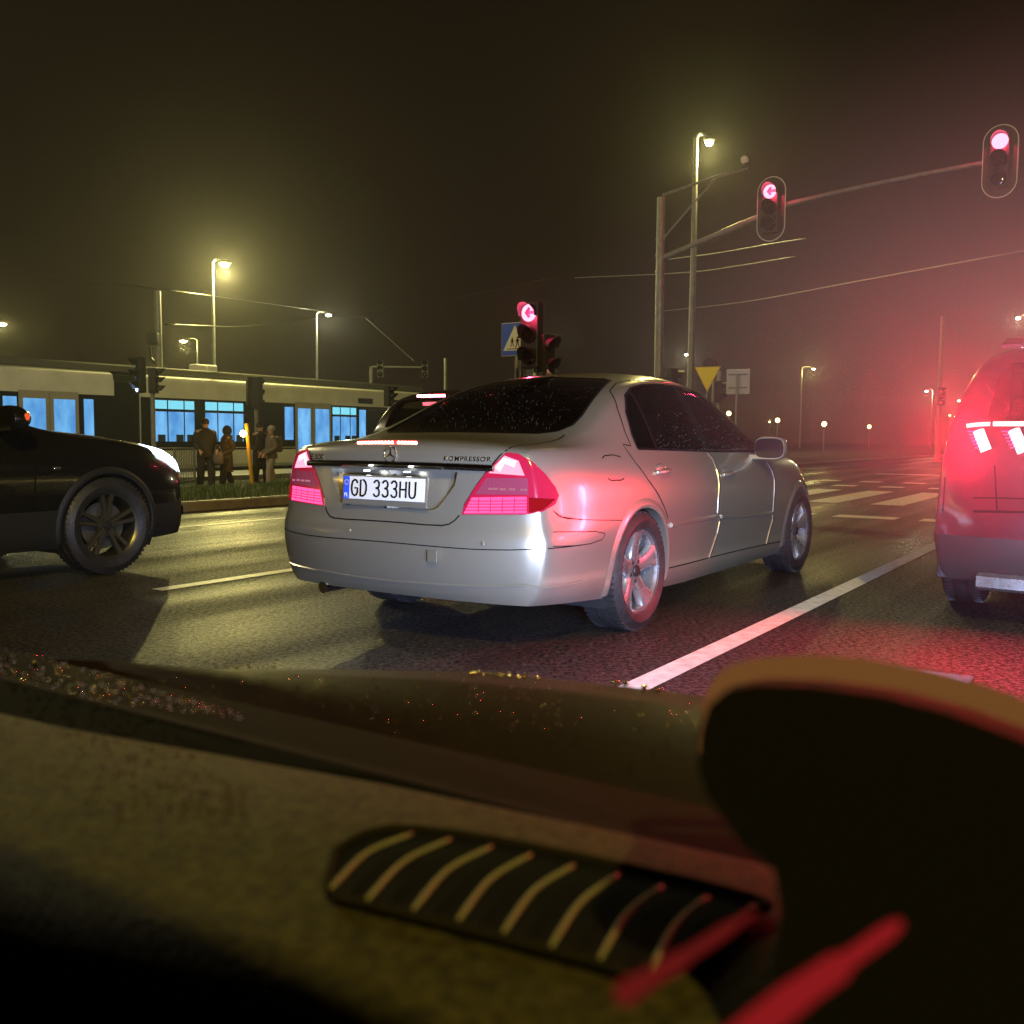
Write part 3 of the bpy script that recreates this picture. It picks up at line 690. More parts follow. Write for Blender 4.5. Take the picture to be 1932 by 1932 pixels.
# window frame trim
for dz, wd, mm, nn in ((0,.020,M_gap,'window_seal'),):
    P3 = [tree.ray_cast(Vector((x,-2,z)), Vector((0,1,0)))[0] for x, z in dlo+[dlo[0]]]
    rb = ribbon(tree, [p for p in P3 if p and p.y < -.4], .016, .003); rb.build('window_seal', M_gap, sal); mirror_mb(rb).build('window_seal', M_gap, sal)
P3 = [tree.ray_cast(Vector((-3,p.y,p.z)), Vector((1,0,0)))[0] for p in rw[1:-1]]
rb = ribbon(tree, [p for p in P3 if p], .014, .002); rb.build('window_seal', M_gap, sal); mirror_mb(rb).build('window_seal', M_gap, sal)
for k, (x, z) in enumerate(((0,.325),(2.854,.325))):
    lip = arch_lip(tree, x, z, .352 if k == 0 else .350, .045)
    lip.build('arch_lip', M_silver, sal, smooth=50); mirror_mb(lip).build('arch_lip', M_silver, sal, smooth=50)
    for s in (-1, 1): arch_liner(x, z, .375, s, sal)
    for s in (-1, 1): make_wheel(sal, x, s*.785, .325, .226, .235, 'five', s)
# handles: a bowl in the door and a bar across it
for (u, v) in ((735,803),(1172,820)):
    p = c2(u, v); h = tree.find_nearest(p)[0]
    bb = MB(); bb.sphere((h.x, h.y+.012, h.z), .062, 20, 10, (1.25, .30, .72))
    bb.build('handle_bowl', M_silver, sal, smooth='all')
    hb = MB(); hb.tube(spl([(h.x-.088, h.y-.004, h.z-.004), (h.x-.04, h.y-.026, h.z), (h.x+.03, h.y-.028, h.z+.002), (h.x+.088, h.y-.006, h.z)], 5), .014, 10); hb.build('door_handle', M_silver, sal, smooth='all')
# chrome grip strip above the plate
zs0 = c1(780,668); gp = [Vector((0,.0,0))]
pts = []
for k in range(25):
    y = -.60+1.2*k/24; h = tree.ray_cast(Vector((-3, y, zs0.z+.004-.018*abs(y)**2)), Vector((1,0,0)))
    if h[0]: pts.append(h[0])
b = MB(); rows = [[p+Vector((.004,0,.020)), p+Vector((-.020,0,.014)), p+Vector((-.026,0,.002)), p+Vector((-.018,0,-.012)), p+Vector((.004,0,-.016))] for p in pts]
b.loft(rows); b.build('chrome_grip', mat('dark_chrome', (.30,.28,.26), .16, metal=1.), sal, smooth=50)
# plate and lamps
pz = c1(780,815).z
pl = thing_part('number_plate', sal, (-1.082, 0, pz)); pl.rotation_euler = (0, math.radians(4), 0)
b = MB(); b.box((0,0,0), (.014,.545,.150)); b.build('plate_holder', M_silver, pl, bevel=.004)
b = MB(); b.box((-.010,0,.010), (.006,.520,.114)); b.build('plate_board', M_white, pl, bevel=.002)
b = MB(); b.box((-.0140,.239,.010), (.003,.038,.112)); b.build('country_band', M_blue, pl)
G = {'G': [[(.92,.78),(.78,.95),(.5,1),(.2,.9),(.05,.65),(.05,.35),(.2,.1),(.5,0),(.8,.06),(.93,.2),(.93,.48),(.55,.48)]],
     'D': [[(.08,0),(.08,1),(.5,1),(.8,.88),(.93,.65),(.93,.35),(.8,.12),(.5,0),(.08,0)]],
     '3': [[(.08,.85),(.3,.98),(.6,1),(.85,.88),(.88,.7),(.75,.56),(.42,.52)],[(.42,.52),(.78,.48),(.93,.3),(.88,.1),(.6,0),(.3,.02),(.06,.15)]],
     'H': [[(.08,0),(.08,1)],[(.92,0),(.92,1)],[(.08,.5),(.92,.5)]], 'U': [[(.07,1),(.07,.25),(.2,.06),(.5,0),(.8,.06),(.93,.25),(.93,1)]],
     'P': [[(.1,0),(.1,1),(.6,1),(.9,.9),(.9,.6),(.6,.5),(.1,.5)]], 'L': [[(.1,1),(.1,0),(.9,0)]]}
def glyph(ch, y, z, wd, ht, r, m=None, x=-.0148, parent=None, name='letter'):
    b = MB()
    for st in G[ch]: b.tube([(x, y-a*wd, z+c*ht) for a, c in st], r, 6)
    b.build(name, m or M_gap, parent)
y = .205
for ch, wd in (('G',.044),('D',.044),(' ',.016),('3',.042),('3',.042),('3',.042),('H',.044),('U',.044)):
    if ch != ' ': glyph(ch, y, -.030, wd, .080, .0048, parent=pl)
    y -= wd+.014
glyph('P', .250, -.036, .009, .018, .0018, M_white, -.0158, pl); glyph('L', .236, -.036, .009, .018, .0018, M_white, -.0158, pl)
for k in range(12):
    a = 2*PI*k/12; b = MB(); b.box((-.0158, .239+.012*math.cos(a), .036+.012*math.sin(a)), (.001,.0035,.0035)); b.build('star', M_yellow, pl)
for yy in (.13,-.13):
    b = MB(); b.box((-1.064, yy, pz+.097), (.018,.028,.004)); b.build('plate_lamp', E_plate, sal)
# emblem
star = c1(757,600); star = Vector((star.x, 0, star.z)); h = tree.ray_cast(Vector((-3,0,star.z)), Vector((1,0,0))); sn = h[1]
em = thing_part('badge_emblem', sal, h[0]+Vector((-.006,0,0))); em.rotation_euler = (0, .12, 0)
b = MB(); b.tube([(0, .038*math.cos(2*PI*k/28), .038*math.sin(2*PI*k/28)) for k in range(29)], .0032, 6, cap=False); b.build('ring', M_chrome, em, smooth='all')
for k in range(3):
    a = PI/2+2*PI*k/3; b = MB(); b.tube([(0,0,0), (0, .038*math.cos(a), .038*math.sin(a))], [.0058,.0012], 6); b.build('point', M_chrome, em)
def lettering(txt, pc, size, name, flip=False):
    cu = bpy.data.curves.new('t', 'FONT'); cu.body = txt; cu.size = size; cu.extrude = .0012; cu.align_x = 'CENTER'; cu.offset = size*.02; cu.space_character = 1.12
    o = bpy.data.objects.new('t', cu); col.objects.link(o); dg = bpy.context.evaluated_depsgraph_get(); me = bpy.data.meshes.new_from_object(o.evaluated_get(dg)); bpy.data.objects.remove(o)
    for v in me.vertices:
        y = pc.y - v.co.x*1.25; z = pc.z + v.co.y; hh = tree.ray_cast(Vector((-3, y, z)), Vector((1,0,0)))
        x = hh[0].x if hh[0] else pc.x
        v.co = Vector((x - .0025 - v.co.z, y, z))
    return link(name, me, M_chrome, sal)
pE = c1(370, 628); pK = c1(1208, 640)
lettering('E 200', Vector((-1.05, .535, pE.z)), .036, 'lettering'); lettering('KOMPRESSOR', Vector((-1.05, -.45, pK.z)), .030, 'lettering')
# third brake light on the boot lip
zt = c1(785,533)
hl = thing_part('high_brake_light', sal, (0,0,0)); pts = []
for k in range(18):
    u = 620+k*19.6; p = c1(u, 534-2*math.sin(PI*k/17)); 
    if k == 11: continue
    b = MB(); b.sphere(p+Vector((-.002,0,0)), .0092, 8, 6, (.7,1.1,.8)); b.build('led', E_cell, hl, smooth='all'); pts.append(p)
rb = ribbon(tree, [c1(612,534), c1(785,532), c1(960,534)], .026, .004); rb.build('led_cover', emi('led_cover_lit', (1.,.035,.04), 2.6), hl)
# underbody, interior, mirrors, exhaust, bits
b = MB(); b.box((1.35,0,.29), (3.7,1.24,.12)); b.box((-.70,0,.33), (.45,1.15,.14)); b.build('underbody', M_under, sal)
b = MB(); b.box((1.2,0,.60), (2.7,1.45,.5)); b.box((-.25,0,.90), (.55,1.2,.16)); b.box((2.1,0,.86), (.45,1.35,.12)); b.build('cabin_lining', M_cabin, sal, bevel=.05)
for x, y in ((.95,-.36),(.95,.36)):
    b = MB(); b.loft([[Vector((x+sx_*.5*t+z*-.12, y+sy_*.24*t, .8+z)) for sx_, sy_ in ((-.12,-1),(.12,-1),(.12,1),(-.12,1))] for z, t in ((0,1),(.3,1),(.40,.75))]); b.build('seat', M_seat, sal, bevel=.03)
    b = MB(); b.box((x-.09, y, 1.27), (.07,.24,.16)); b.build('headrest', M_seat, sal, bevel=.03)
for y in (-.38,.38):
    b = MB(); b.box((-.02, y, 1.08), (.08,.22,.12)); b.build('headrest', M_seat, sal, bevel=.03)
b = MB(); b.box((.0,0,.98), (.22,1.15,.16)); b.build('rear_seat', M_seat, sal, bevel=.05)
sq = lambda v: math.copysign(abs(v)**.6, v)
for s in (-1, 1):
    mr_ = thing_part('door_mirror', sal, (1.90, s*.86, .925))
    b = MB(); b.loft([[Vector((x_, s*(.10+.108*sq(math.cos(t))*k_), .055+.078*sq(math.sin(t))*k_)) for t in [2*PI*i/24 for i in range(24)]] for x_, k_ in ((-.035,.97),(-.02,1.03),(.03,1.),(.08,.78),(.105,.35))]); b.build('mirror_housing', M_silver, mr_, smooth=60)
    b = MB(); b.loft([[Vector((-.037, s*(.10+.103*sq(math.cos(t))), .055+.068*sq(math.sin(t)))) for t in [2*PI*i/24 for i in range(24)]], [Vector((-.040, s*(.10+.098*sq(math.cos(t))), .055+.063*sq(math.sin(t)))) for t in [2*PI*i/24 for i in range(24)]]]); b.build('mirror_glass', M_black, mr_)
    b = MB(); b.box((.03, -s*.02, -.005), (.10,.14,.04)); b.build('mirror_foot', M_silver, mr_, bevel=.01)
sq = lambda v: math.copysign(abs(v)**.6, v)
ta = tree.ray_cast(Vector((.55,0,3)), Vector((0,0,-1)))[0]
b = MB(); b.loft([[ta+Vector((x_, y_, z_)) for x_, y_, z_ in ((-.09,0,0),(.06,-.03,0),(.06,.03,0),(-.07,.005,h_))] for h_ in (.02,.045)]); b.build('roof_antenna', M_silver, sal, smooth=40)
b = MB(); b.tube([(-1.0,.50,.235),(-.75,.50,.24)], .032, 12); b.build('exhaust_pipe', M_chrome, sal, smooth=40)
b = MB(); b.box((-1.124, -.33, .475), (.004,.055,.055)); b.build('tow_cover', M_silver, sal, bevel=.001)
for (u, v) in ((1345,1128),(560,1050)):
    p = c1(u, v); b = MB(); b.lathe([(0,-.004),(.011,-.004),(.011,.004)], 12, 'x', p); b.build('parking_sensor', M_silver, sal, smooth=40)

# ================================================================ high-bodied cars (one shell, three cars)
SX = [-.80,-.70,-.52,-.25,.1,.5,.9,1.3,1.65,1.95,2.2,2.5,2.8,3.1,3.32,3.48]
SW = [(-.80,.86),(-.7,.885),(-.5,.90),(0,.915),(1.3,.92),(2.6,.915),(3.1,.88),(3.3,.82),(3.48,.72)]
Slz = [(-.8,[.25,.30,.42,.56,.66,.74,.86,.98,1.06]), (.3,[.24,.30,.42,.54,.66,.76,.86,.96,1.04]), (2.5,[.22,.28,.40,.52,.64,.74,.84,.93,1.0]), (3.48,[.24,.30,.38,.48,.58,.66,.74,.82,.86])]
Slf = [(-.8,[.92,.97,1.,1.01,1.,.99,.985,.97,.95]), (.3,[.93,.97,.98,.99,1.,1.,.99,.96,.92]), (2.5,[.93,.97,.98,.99,1.,1.,.985,.95,.90]), (3.48,[.93,.97,1.,1.,1.,.99,.96,.92,.84])]
SWR = [(-.80,.78),(-.7,.76),(-.5,.72),(0,.69),(1.3,.65),(1.65,.65),(1.95,.70),(2.2,.74),(3.48,.55)]
SZR = [(-.80,1.10),(-.70,1.30),(-.52,1.51),(-.25,1.585),(.1,1.60),(.5,1.60),(.9,1.59),(1.3,1.54),(1.65,1.40),(1.95,1.22),(2.2,1.08),(2.5,1.04),(2.8,1.02),(3.1,.985),(3.32,.935),(3.48,.87)]
SZC = [(-.80,1.12),(-.70,1.34),(-.52,1.57),(-.25,1.66),(.1,1.68),(.5,1.68),(.9,1.67),(1.3,1.60),(1.65,1.44),(1.95,1.26),(2.2,1.12),(2.5,1.08),(2.8,1.055),(3.1,1.01),(3.32,.96),(3.48,.88)]
SZB = [(-.8,1.07),(0,1.05),(1.3,1.03),(2.2,1.01),(2.8,.985),(3.1,.95),(3.48,.865)]
def high_car(name, label, f, r, mt, group=None, rim=None, style='ten', gl=None):
    o = thing(name, label, 'car', H(f, r), HROT, group)
    bm, tr = shell(SX, SW, Slz, Slf, SWR, SZR, SZC, SZB, [-.86,-.90,-.93,-.94,-.93,-.90,-.88,-.86,-.84], [3.54,3.58,3.62,3.64,3.64,3.63,3.61,3.58,3.54])
    gl = gl or M_glassd
    arch(bm, 0, .36, .395); arch(bm, 2.70, .36, .395)
    d = [(-.30,1.10),(-.36,1.30),(-.20,1.48),(.2,1.54),(.9,1.535),(1.3,1.47),(1.62,1.33),(1.95,1.13),(2.0,1.065),(1.0,1.085)]
    f2 = cut(bm, prism_planes([Vector((x,-1,z)) for x, z in d], (0,1,0)), lambda q: cen(q).y < -.5 and cen(q).z > 1.02 and -.6 < cen(q).x < 2.2)
    sgm = take(bm, f2, -.003, .004)
    rwp = [(.05,1.13),(-.62,1.15),(-.60,1.40),(-.53,1.50),(.05,1.53)]
    f1 = cut(bm, prism_planes([Vector((-1,y,z)) for y, z in rwp], (1,0,0)), lambda q: cen(q).x < -.3 and cen(q).z > 1.05 and cen(q).y > -.72)
    rwm = take(bm, f1, -.003, .004)
    wsp = [(.05,1.15),(-.68,1.13),(-.60,1.50),(.05,1.58)]
    f3 = cut(bm, prism_planes([Vector((3,y,z)) for y, z in wsp], (1,0,0)), lambda q: 1.2 < cen(q).x < 2.3 and cen(q).z > 1.08 and cen(q).y > -.75)
    wsm = take(bm, f3, -.003, .004)
    lowz_ = cut(bm, [(Vector((0,0,.50)), Vector((0,0,1)))], lambda q: cen(q).z < .72)
    both(take(bm, lowz_, .003)).build('lower_cladding', M_dark, o, smooth=50)
    bd = both(bm_mb(bm)).build('body', mt, o, smooth=50)
    sgm.build('side_window', gl, o, smooth=60); mirror_mb(sgm).build('side_window', gl, o, smooth=60)
    both(rwm).build('rear_window', gl, o, smooth=60); both(wsm).build('windscreen', gl, o, smooth=60)
    for x in (0, 2.70):
        lip = arch_lip(tr, x, .36, .395, .045); lip.build('arch_lip', M_dark, o, smooth=50); mirror_mb(lip).build('arch_lip', M_dark, o, smooth=50)
        for s in (-1, 1):
            arch_liner(x, .36, .41, s, o); make_wheel(o, x, s*.79, .36, .245, .235, style, s, m_rim=rim or M_alloyd)
    b = MB(); b.box((1.3,0,.34), (3.9,1.3,.12)); b.build('underbody', M_under, o)
    b = MB(); b.box((1.0,0,.75), (2.6,1.4,.45)); b.build('cabin_lining', M_cabin, o, bevel=.05)
    for x in (.75, .05):
        for y in (-.38,.38):
            b = MB(); b.box((x,y,1.05), (.14,.46,.5)); b.build('seat', M_seat, o, bevel=.04)
    M = Matrix.Translation(H(f, r)) @ Matrix.Rotation(HROT, 4, 'Z'); MI = M.inverted(); lc = MI @ CAM
    def px(x, y):
        dd = (MI.to_3x3() @ ray(x, y)).normalized(); h = tr.ray_cast(lc, dd); return h[0] if h[0] is not None else lc+dd*6
    def cn(pts):
        P = [Vector(p) for p in pts]; c = sum(P, Vector())/len(P); out = []
        for i, p in enumerate(P):
            q = P[(i+1) % len(P)]; n = (p-lc).cross(q-lc).normalized()
            out.append((p, -n if (c-p).dot(n) > 0 else n))
        return out
    def gp(pts, wd=.008, m=M_gap, name='panel_gap', off=.002, th=0.): rb = ribbon(tr, pts, wd, off, th=th); return rb.build(name, m, o)
    side = lambda x, z, s=-1: tr.ray_cast(Vector((x, s*2, z)), Vector((0,-s,0)))[0]
    for s in (-1, 1):
        for line in ([(1.02,1.06),(1.0,.8),(1.0,.33)], [(2.05,1.0),(2.12,.8),(2.08,.33)], [(-.05,1.05),(.28,.8),(.42,.5)], [(.42,.33),(2.08,.33)]):
            gp([p for p in (side(x, z, s) for x, z in line) if p])
        for x in (.18, 1.18):
            p = side(x, .93, s); b = MB(); b.tube([p+Vector((-.09, s*.012, 0)), p+Vector((-.04, s*.035,.004)), p+Vector((.05, s*.035,.006)), p+Vector((.10, s*.012,.004))], .013, 8); b.build('door_handle', M_chrome if s else mt, o, smooth='all')
        m_ = thing_part('door_mirror', o, (1.88, s*.90, 1.10))
        b = MB(); b.loft([[Vector((x_, s*(.12+.13*math.cos(t)*k_), .04+.085*math.sin(t)*k_)) for t in [2*PI*i/14 for i in range(14)]] for x_, k_ in ((-.03,.95),(-.01,1.03),(.05,1.),(.10,.7),(.12,.3))]); b.build('mirror_housing', mt, m_, smooth=60)
        b = MB(); b.box((.03,-s*.01,-.02), (.08,.12,.05)); b.build('mirror_foot', M_dark, m_, bevel=.01)
    return o, tr, px, cn, gp, side, bm
# black car on the far left
blk, btr, bpx, bcn, bgp, bside, bbm = high_car('car', 'black high bodied car at the left edge, its front wheel and lit headlight in view', 1.80, -7.38, M_black, rim=mat('alloy_dark', (.16,.155,.13), .35, metal=.9))
def c3(u, v): return bpx(u*.28, 463.7+v*.28)
hlp = [bside(3.10,.965), bside(3.30,.93), bside(3.40,.88), Vector((3.50,-.66,.80)), Vector((3.49,-.68,.73)), bside(3.40,.78), bside(3.22,.86)]
hlp = [p for p in hlp if p]
for s in (-1, 1):
    mb = MB(); P = [btr.find_nearest(p)[0] for p in hlp]
    c = sum(P, Vector())/len(P); c = btr.find_nearest(c)[0]
    ring = [p+Vector((.006,-.012,.002)) for p in P]; rin = [btr.find_nearest(p.lerp(c,.45))[0]+Vector((.012,-.022,.006)) for p in P]
    n = len(P); mb.add(ring+rin+[c+Vector((.014,-.026,.008))], [(i,(i+1) % n,(i+1) % n+n,i+n) for i in range(n)]+[(n+i,n+(i+1) % n,2*n) for i in range(n)])
    (mb if s < 0 else mirror_mb(mb)).build('headlight', E_head, blk, smooth='all')
b = MB(); b.sphere((1.93,-1.12,1.15), .05, 12, 8, (.4,1.,.55)); b.build('mirror_indicator', E_mirror, blk, smooth='all')
p = bside(2.28,.80); b = MB(); b.sphere(p+Vector((0,-.005,0)), .022, 10, 6, (1.4,.4,.8)); b.build('side_repeater', M_chrome, blk, smooth='all')
p = bside(1.62,.84); b = MB(); b.box(p, (.10,.012,.02)); b.build('side_badge', M_chrome, blk, bevel=.003)
b = MB(); b.box((3.66,0,.52), (.03,.34,.09)); b.build('number_plate', M_white, blk, bevel=.004)
b = MB(); b.box((3.60,0,.80), (.06,.9,.14)); b.build('grille', M_dark, blk, bevel=.02)
for s in (-1, 1):
    b = MB(); b.box((3.46, s*.62,.42), (.12,.18,.09)); b.build('fog_lamp', M_glassd, blk, bevel=.02)
# dark car ahead of it
far, ftr, fpx, fcn, fgp, fside, fbm = high_car('car', 'dark hatchback beyond the silver saloon with its high brake light glowing', 10.75, -7.85, mat('dark_blue_paint', (.012,.014,.02), .25, coat=1.), style='five', gl=glass('rear_glass_light', (.35,.33,.30), .03, 1., 1.5))
b = MB(); b.box((-.60,0,1.555), (.06,.42,.030)); b.build('high_brake_light', emi('hatch_brake_lit', (1.,.10,.14), 46.), far, bevel=.006)
for s in (-1, 1):
    b = MB(); b.loft([[Vector((-.885,s*.60,.92)),Vector((-.885,s*.60,1.04)),Vector((-.80,s*.83,1.05)),Vector((-.80,s*.835,.90))],[Vector((-.84,s*.60,.92)),Vector((-.84,s*.60,1.04)),Vector((-.70,s*.86,1.05)),Vector((-.70,s*.87,.90))]]); b.build('tail_lamp', E_low, far)
b = MB(); b.box((-.945,0,.80), (.012,.52,.112)); b.build('number_plate', M_white, far)
# red-lit car straight ahead
suvm = mat('red_glow_paint', (.10,.014,.02), .30, metal=.3, coat=1., coat_rough=.05, bump=(240.,.16,.0015))  # red light of the brake lamps put into the base colour
suv, str_, spx, scn, sgp, sside, sbm = high_car('car', 'dark wet car with red lamp glow painted in, straight ahead at the right edge with slanted glowing brake lights', 6.98, -.19, suvm, rim=M_alloyd)
def c7(u, v): return spx(1468.3+u*.32, 656.9+v*.32)
ml = lambda rb, s: rb if s < 0 else mirror_mb(rb)
for s in (-1, 1):
    lampg = thing_part('tail_lamp', suv, (0,0,0))
    A = [c7(1112,458), c7(1180,450), c7(1250,447)]; B = [c7(1268,446), c7(1360,446), c7(1449,446)]
    left = lambda rb: rb if s > 0 else mirror_mb(rb)
    left(ribbon(str_, A, .026, .008, th=.014)).build('light_bar', E_bar, lampg); left(ribbon(str_, B, .030, .008, th=.014)).build('light_bar', E_bar, lampg)
    left(ribbon(str_, [c7(1180,486), c7(1202,545), c7(1226,604)], .060, .010, th=.014)).build('brake_led', E_suv, lampg)
    left(ribbon(str_, [c7(1388,482), c7(1418,550), c7(1446,614)], .062, .010, th=.014)).build('brake_led', E_suv, lampg)
    for k in range(6):
        v = 492+k*19; left(ribbon(str_, [c7(1118+k*8, v), c7(1165+k*8, v+2)], .008, .006)).build('led_row', E_low, lampg)
        left(ribbon(str_, [c7(1318+k*10, v), c7(1378+k*10, v+2)], .008, .006)).build('led_row', E_low, lampg)
for s in (-1, 1):
    plight('brake_light', suv, (-.99, s*.68, 1.02), (1.,.014,.035), 85, kind='AREA', size=(.34,.14), aim=(-1,0,-.02))
for line in ([(1276,690),(1283,820),(1290,955)], [(1150,882),(1300,884),(1449,888)], [(985,760),(978,860),(972,960)]):
    sgp([c7(*q) for q in line], .008)
sgp([c7(1150,962), c7(1300,965), c7(1449,966)], .014)
b = MB(); b.loft([[Vector((-.93+.10*abs(y)**2, y, .205)), Vector((-.975+.12*abs(y)**2, y, .225)), Vector((-.975+.12*abs(y)**2, y, .285)), Vector((-.90+.10*abs(y)**2, y, .30))] for y in [-.62+1.24*k/12 for k in range(13)]]); b.build('skid_plate', M_alloy, suv, smooth=50)
for s in (-1, 1):
    b = MB(); b.box((-.36, s*.80,.30), (.02,.24,.22)); b.build('mud_flap', M_rubber, suv, bevel=.004)
b = MB(); b.box((-.945,0,.62), (.012,.52,.112)); b.build('number_plate', M_white, suv)
b = MB(); b.loft([[Vector((-.60,y,1.60)), Vector((-.78,y,1.565)), Vector((-.78,y,1.585)), Vector((-.55,y,1.64))] for y in (-.56,-.3,0,.3,.56)]); b.build('roof_spoiler', suvm, suv, smooth=40)

# ================================================================ traffic lights and signs
def head(parent, p, w_, h_, lit=None, arrow=False, board=False, facing=0., n=3, faint=True):
    hd = thing_part('signal_head', parent, p); hd.rotation_euler = (0,0,facing)
    if board:
        for nm, m, k, y0, y1 in (('backboard_rim', M_white, 1.0, .03, .045), ('backboard', M_sigblk, .94, .015, .035)):
            r0 = w_/2*k; hh = h_/2-w_/2; P = [Vector((r0*math.cos(a), y0, hh+r0*math.sin(a))) for a in [PI*i/14 for i in range(15)]] + [Vector((-r0*math.cos(a), y0, -hh-r0*math.sin(a))) for a in [PI*i/14 for i in range(15)]]
            b = MB(); b.prism(P, (0, y1-y0, 0)); b.build(nm, m, hd)
        w2 = w_*.56; h2 = h_*.76
    else: w2, h2 = w_, h_
    b = MB(); b.box((0,.02,0), (w2,.18,h2)); b.build('housing', M_sigblk, hd, bevel=.02)
    L = h2/n; rr = min(L*.42, w2*.42)
    for i in range(n):
        z = h2/2-L*(i+.5); on = lit is not None and i == lit[0]
        b = MB(); b.lathe([(rr,-.072),(rr*.8,-.088),(0,-.094)], 20, 'y', (0,0,z))
        if on and arrow: lm = lit[1]
        else: lm = lit[1] if on else M_glassd
        lens = b.build('lens', lm, hd, smooth='all')
        if on and lm is E_redsig: plight('signal_light', hd, (0,-.26,z), (1.,.03,.11), 45, .05)
        if on and arrow:
            b = MB(); t = rr*.34; y = -.105
            b.prism([(-rr*.18,y,z+t*.55),(rr*.98,y,z+t*.55),(rr*.98,y,z-t*.55),(-rr*.18,y,z-t*.55)], (0,.006,0)); b.prism([(-rr*.42,y-.001,z),(.05*rr,y-.001,z+rr*.62),(.36*rr,y-.001,z+rr*.46),(.05*rr,y-.001,z),(.36*rr,y-.001,z-rr*.46),(.05*rr,y-.001,z-rr*.62)], (0,.005,0))
            b.build('arrow', M_sigblk, lens)
        rows = []
        for k in range(15):
            a = -.35+(PI+.7)*k/14; rows.append([Vector((rr*1.06*math.cos(a), -.07, z+rr*1.06*math.sin(a))), Vector((rr*1.08*math.cos(a), -.07-.20*(max(0,math.sin(a))*.6+.4), z+rr*1.08*math.sin(a)))])
        b = MB(); b.add([p_ for r_ in rows for p_ in r_], [(2*i_,2*i_+1,2*i_+3,2*i_+2) for i_ in range(14)]); b.build('visor', M_sigblk, hd, smooth='all')
    return hd
def loc(base, p): v = Matrix.Rotation(PSI, 3, 'Z') @ (Vector(p)-base); return v
# overhead gantry arm
base = at(1244, 700, 22.3); base.z = 0
ga = thing('traffic_light', 'tall grey mast with long arm carrying two red signals over the road', 'traffic light', base, -PSI)
G_ = lambda px, py, Y: loc(base, at(px, py, Y))
b = MB(); tp = G_(1246,372,22.3); b.tube([(0,0,0),(0,0,.3),(tp.x*.5,0,3.5),(tp.x,0,tp.z)], [.14,.105,.10,.085], 16); b.build('pole', M_galv, ga, smooth=40)
P1, P2 = G_(1456,395,20.9), G_(1886,303,18.5)
a0 = G_(1250,487,22.3); a1 = G_(1436,408,21.1); a2 = G_(1500,382,20.7); a3 = G_(1700,332,19.4); a4 = G_(1860,303,18.6)
for q in (a0,a1,a2,a3,a4): q.y = 0
b = MB(); b.tube(spl([a0,a1,a2,a3,a4+Vector((.4,0,.03))], 6), [.055]*13+[.042]*12, 10); b.build('arm', M_galv, ga, smooth=40)
for t in (.42,): b = MB(); b.tube([a0.lerp(a1,.62), a0.lerp(a1,.82)], .066, 10); b.build('arm_sleeve', M_galv, ga, smooth=40)
u0 = G_(1250,368,22.3); u1 = G_(1352,332,21.6); u2 = G_(1412,316,21.2); l0 = G_(1252,450,22.3)
for q in (u0,u1,u2,l0): q.y = 0
b = MB(); b.tube([u0,u1,u2], .030, 8); b.build('camera_arm', M_galv, ga, smooth=40); b = MB(); b.tube([l0,u1], .022, 8); b.build('brace', M_galv, ga, smooth=40)
cm_ = u2+Vector((-.10,0,.18)); b = MB(); b.sphere(cm_, .085, 12, 8); b.build('camera_dome', M_white, ga, smooth='all'); b = MB(); b.tube([u2+Vector((0,0,-.08)), u2+Vector((0,0,.06)), u2+Vector((-.10,0,.12))], .03, 8); b.build('camera_bracket', M_dark, ga)
for q in range(3): b = MB(); b.tube([(tp.x*.8,0,4.7+q*.35),(tp.x*.8,0,4.74+q*.35)], .108, 14); b.build('band', M_galv, ga)
head(ga, Vector((P1.x,-.12,P1.z)), .60, 1.32, (0,E_redsig), True, True); head(ga, Vector((P2.x,-.12,P2.z)), .60, 1.32, (0,E_redsig), False, True)
b = MB(); b.box((.12,0,tp.z*.36), (.45,.2,.20)); b.build('control_box', M_sigblk, ga, bevel=.02)
h0 = head(ga, Vector((.30,.06,2.40)), .30, .36, None, n=1, facing=2.4)
# near red arrow signal behind the saloon roof
base = at(1003, 700, 15.0); base.z = 0
nt_ = thing('traffic_light', 'slim kerbside signal with a red left arrow beside the blue crossing sign', 'traffic light', base, -PSI)
p = loc(base, at(1003, 633, 15.)); b = MB(); b.tube([(0,.14,0),(0,.14,p.z+.2)], .055, 12); b.build('pole', M_white, nt_, smooth=40)
hh_ = head(nt_, Vector((.0,-.02,p.z)), .31, .98, (0,E_redsig), True); head(nt_, Vector((.20,.10,p.z-.30)), .24, .62, None, n=2, facing=1.3)
b = MB(); b.box((-.12,.20,p.z-.62), (.16,.05,.24)); b.build('button_box', M_galv, nt_, bevel=.01)
# blue crossing sign
base = at(972, 700, 18.0); base.z = 0
bs = thing('road_sign', 'blue square crossing sign with white triangle left of the red arrow signal', 'road sign', base, -PSI)
p = loc(base, at(970, 640, 18.)); b = MB(); b.tube([(0,.05,0),(0,.05,p.z+.3)], .035, 10); b.build('post', M_galv, bs, smooth=40); b = MB(); b.tube([(.1,.05,0),(.1,.05,p.z-.1)], .03, 10); b.build('post', M_galv, bs, smooth=40)
sg_ = thing_part('sign_panel', bs, (0,0,p.z)); W_ = .30
b = MB(); b.box((0,0,0), (W_*2,.02,W_*2)); b.build('panel_edge', M_white, sg_, bevel=.01); b = MB(); b.box((0,-.011,0), (W_*1.92,.01,W_*1.92)); b.build('panel_face', M_blue, sg_)
b = MB(); b.prism([(-.25,-.02,-.20),(.25,-.02,-.20),(0,-.02,.25)], (0,.003,0)); b.build('triangle', M_white, sg_)
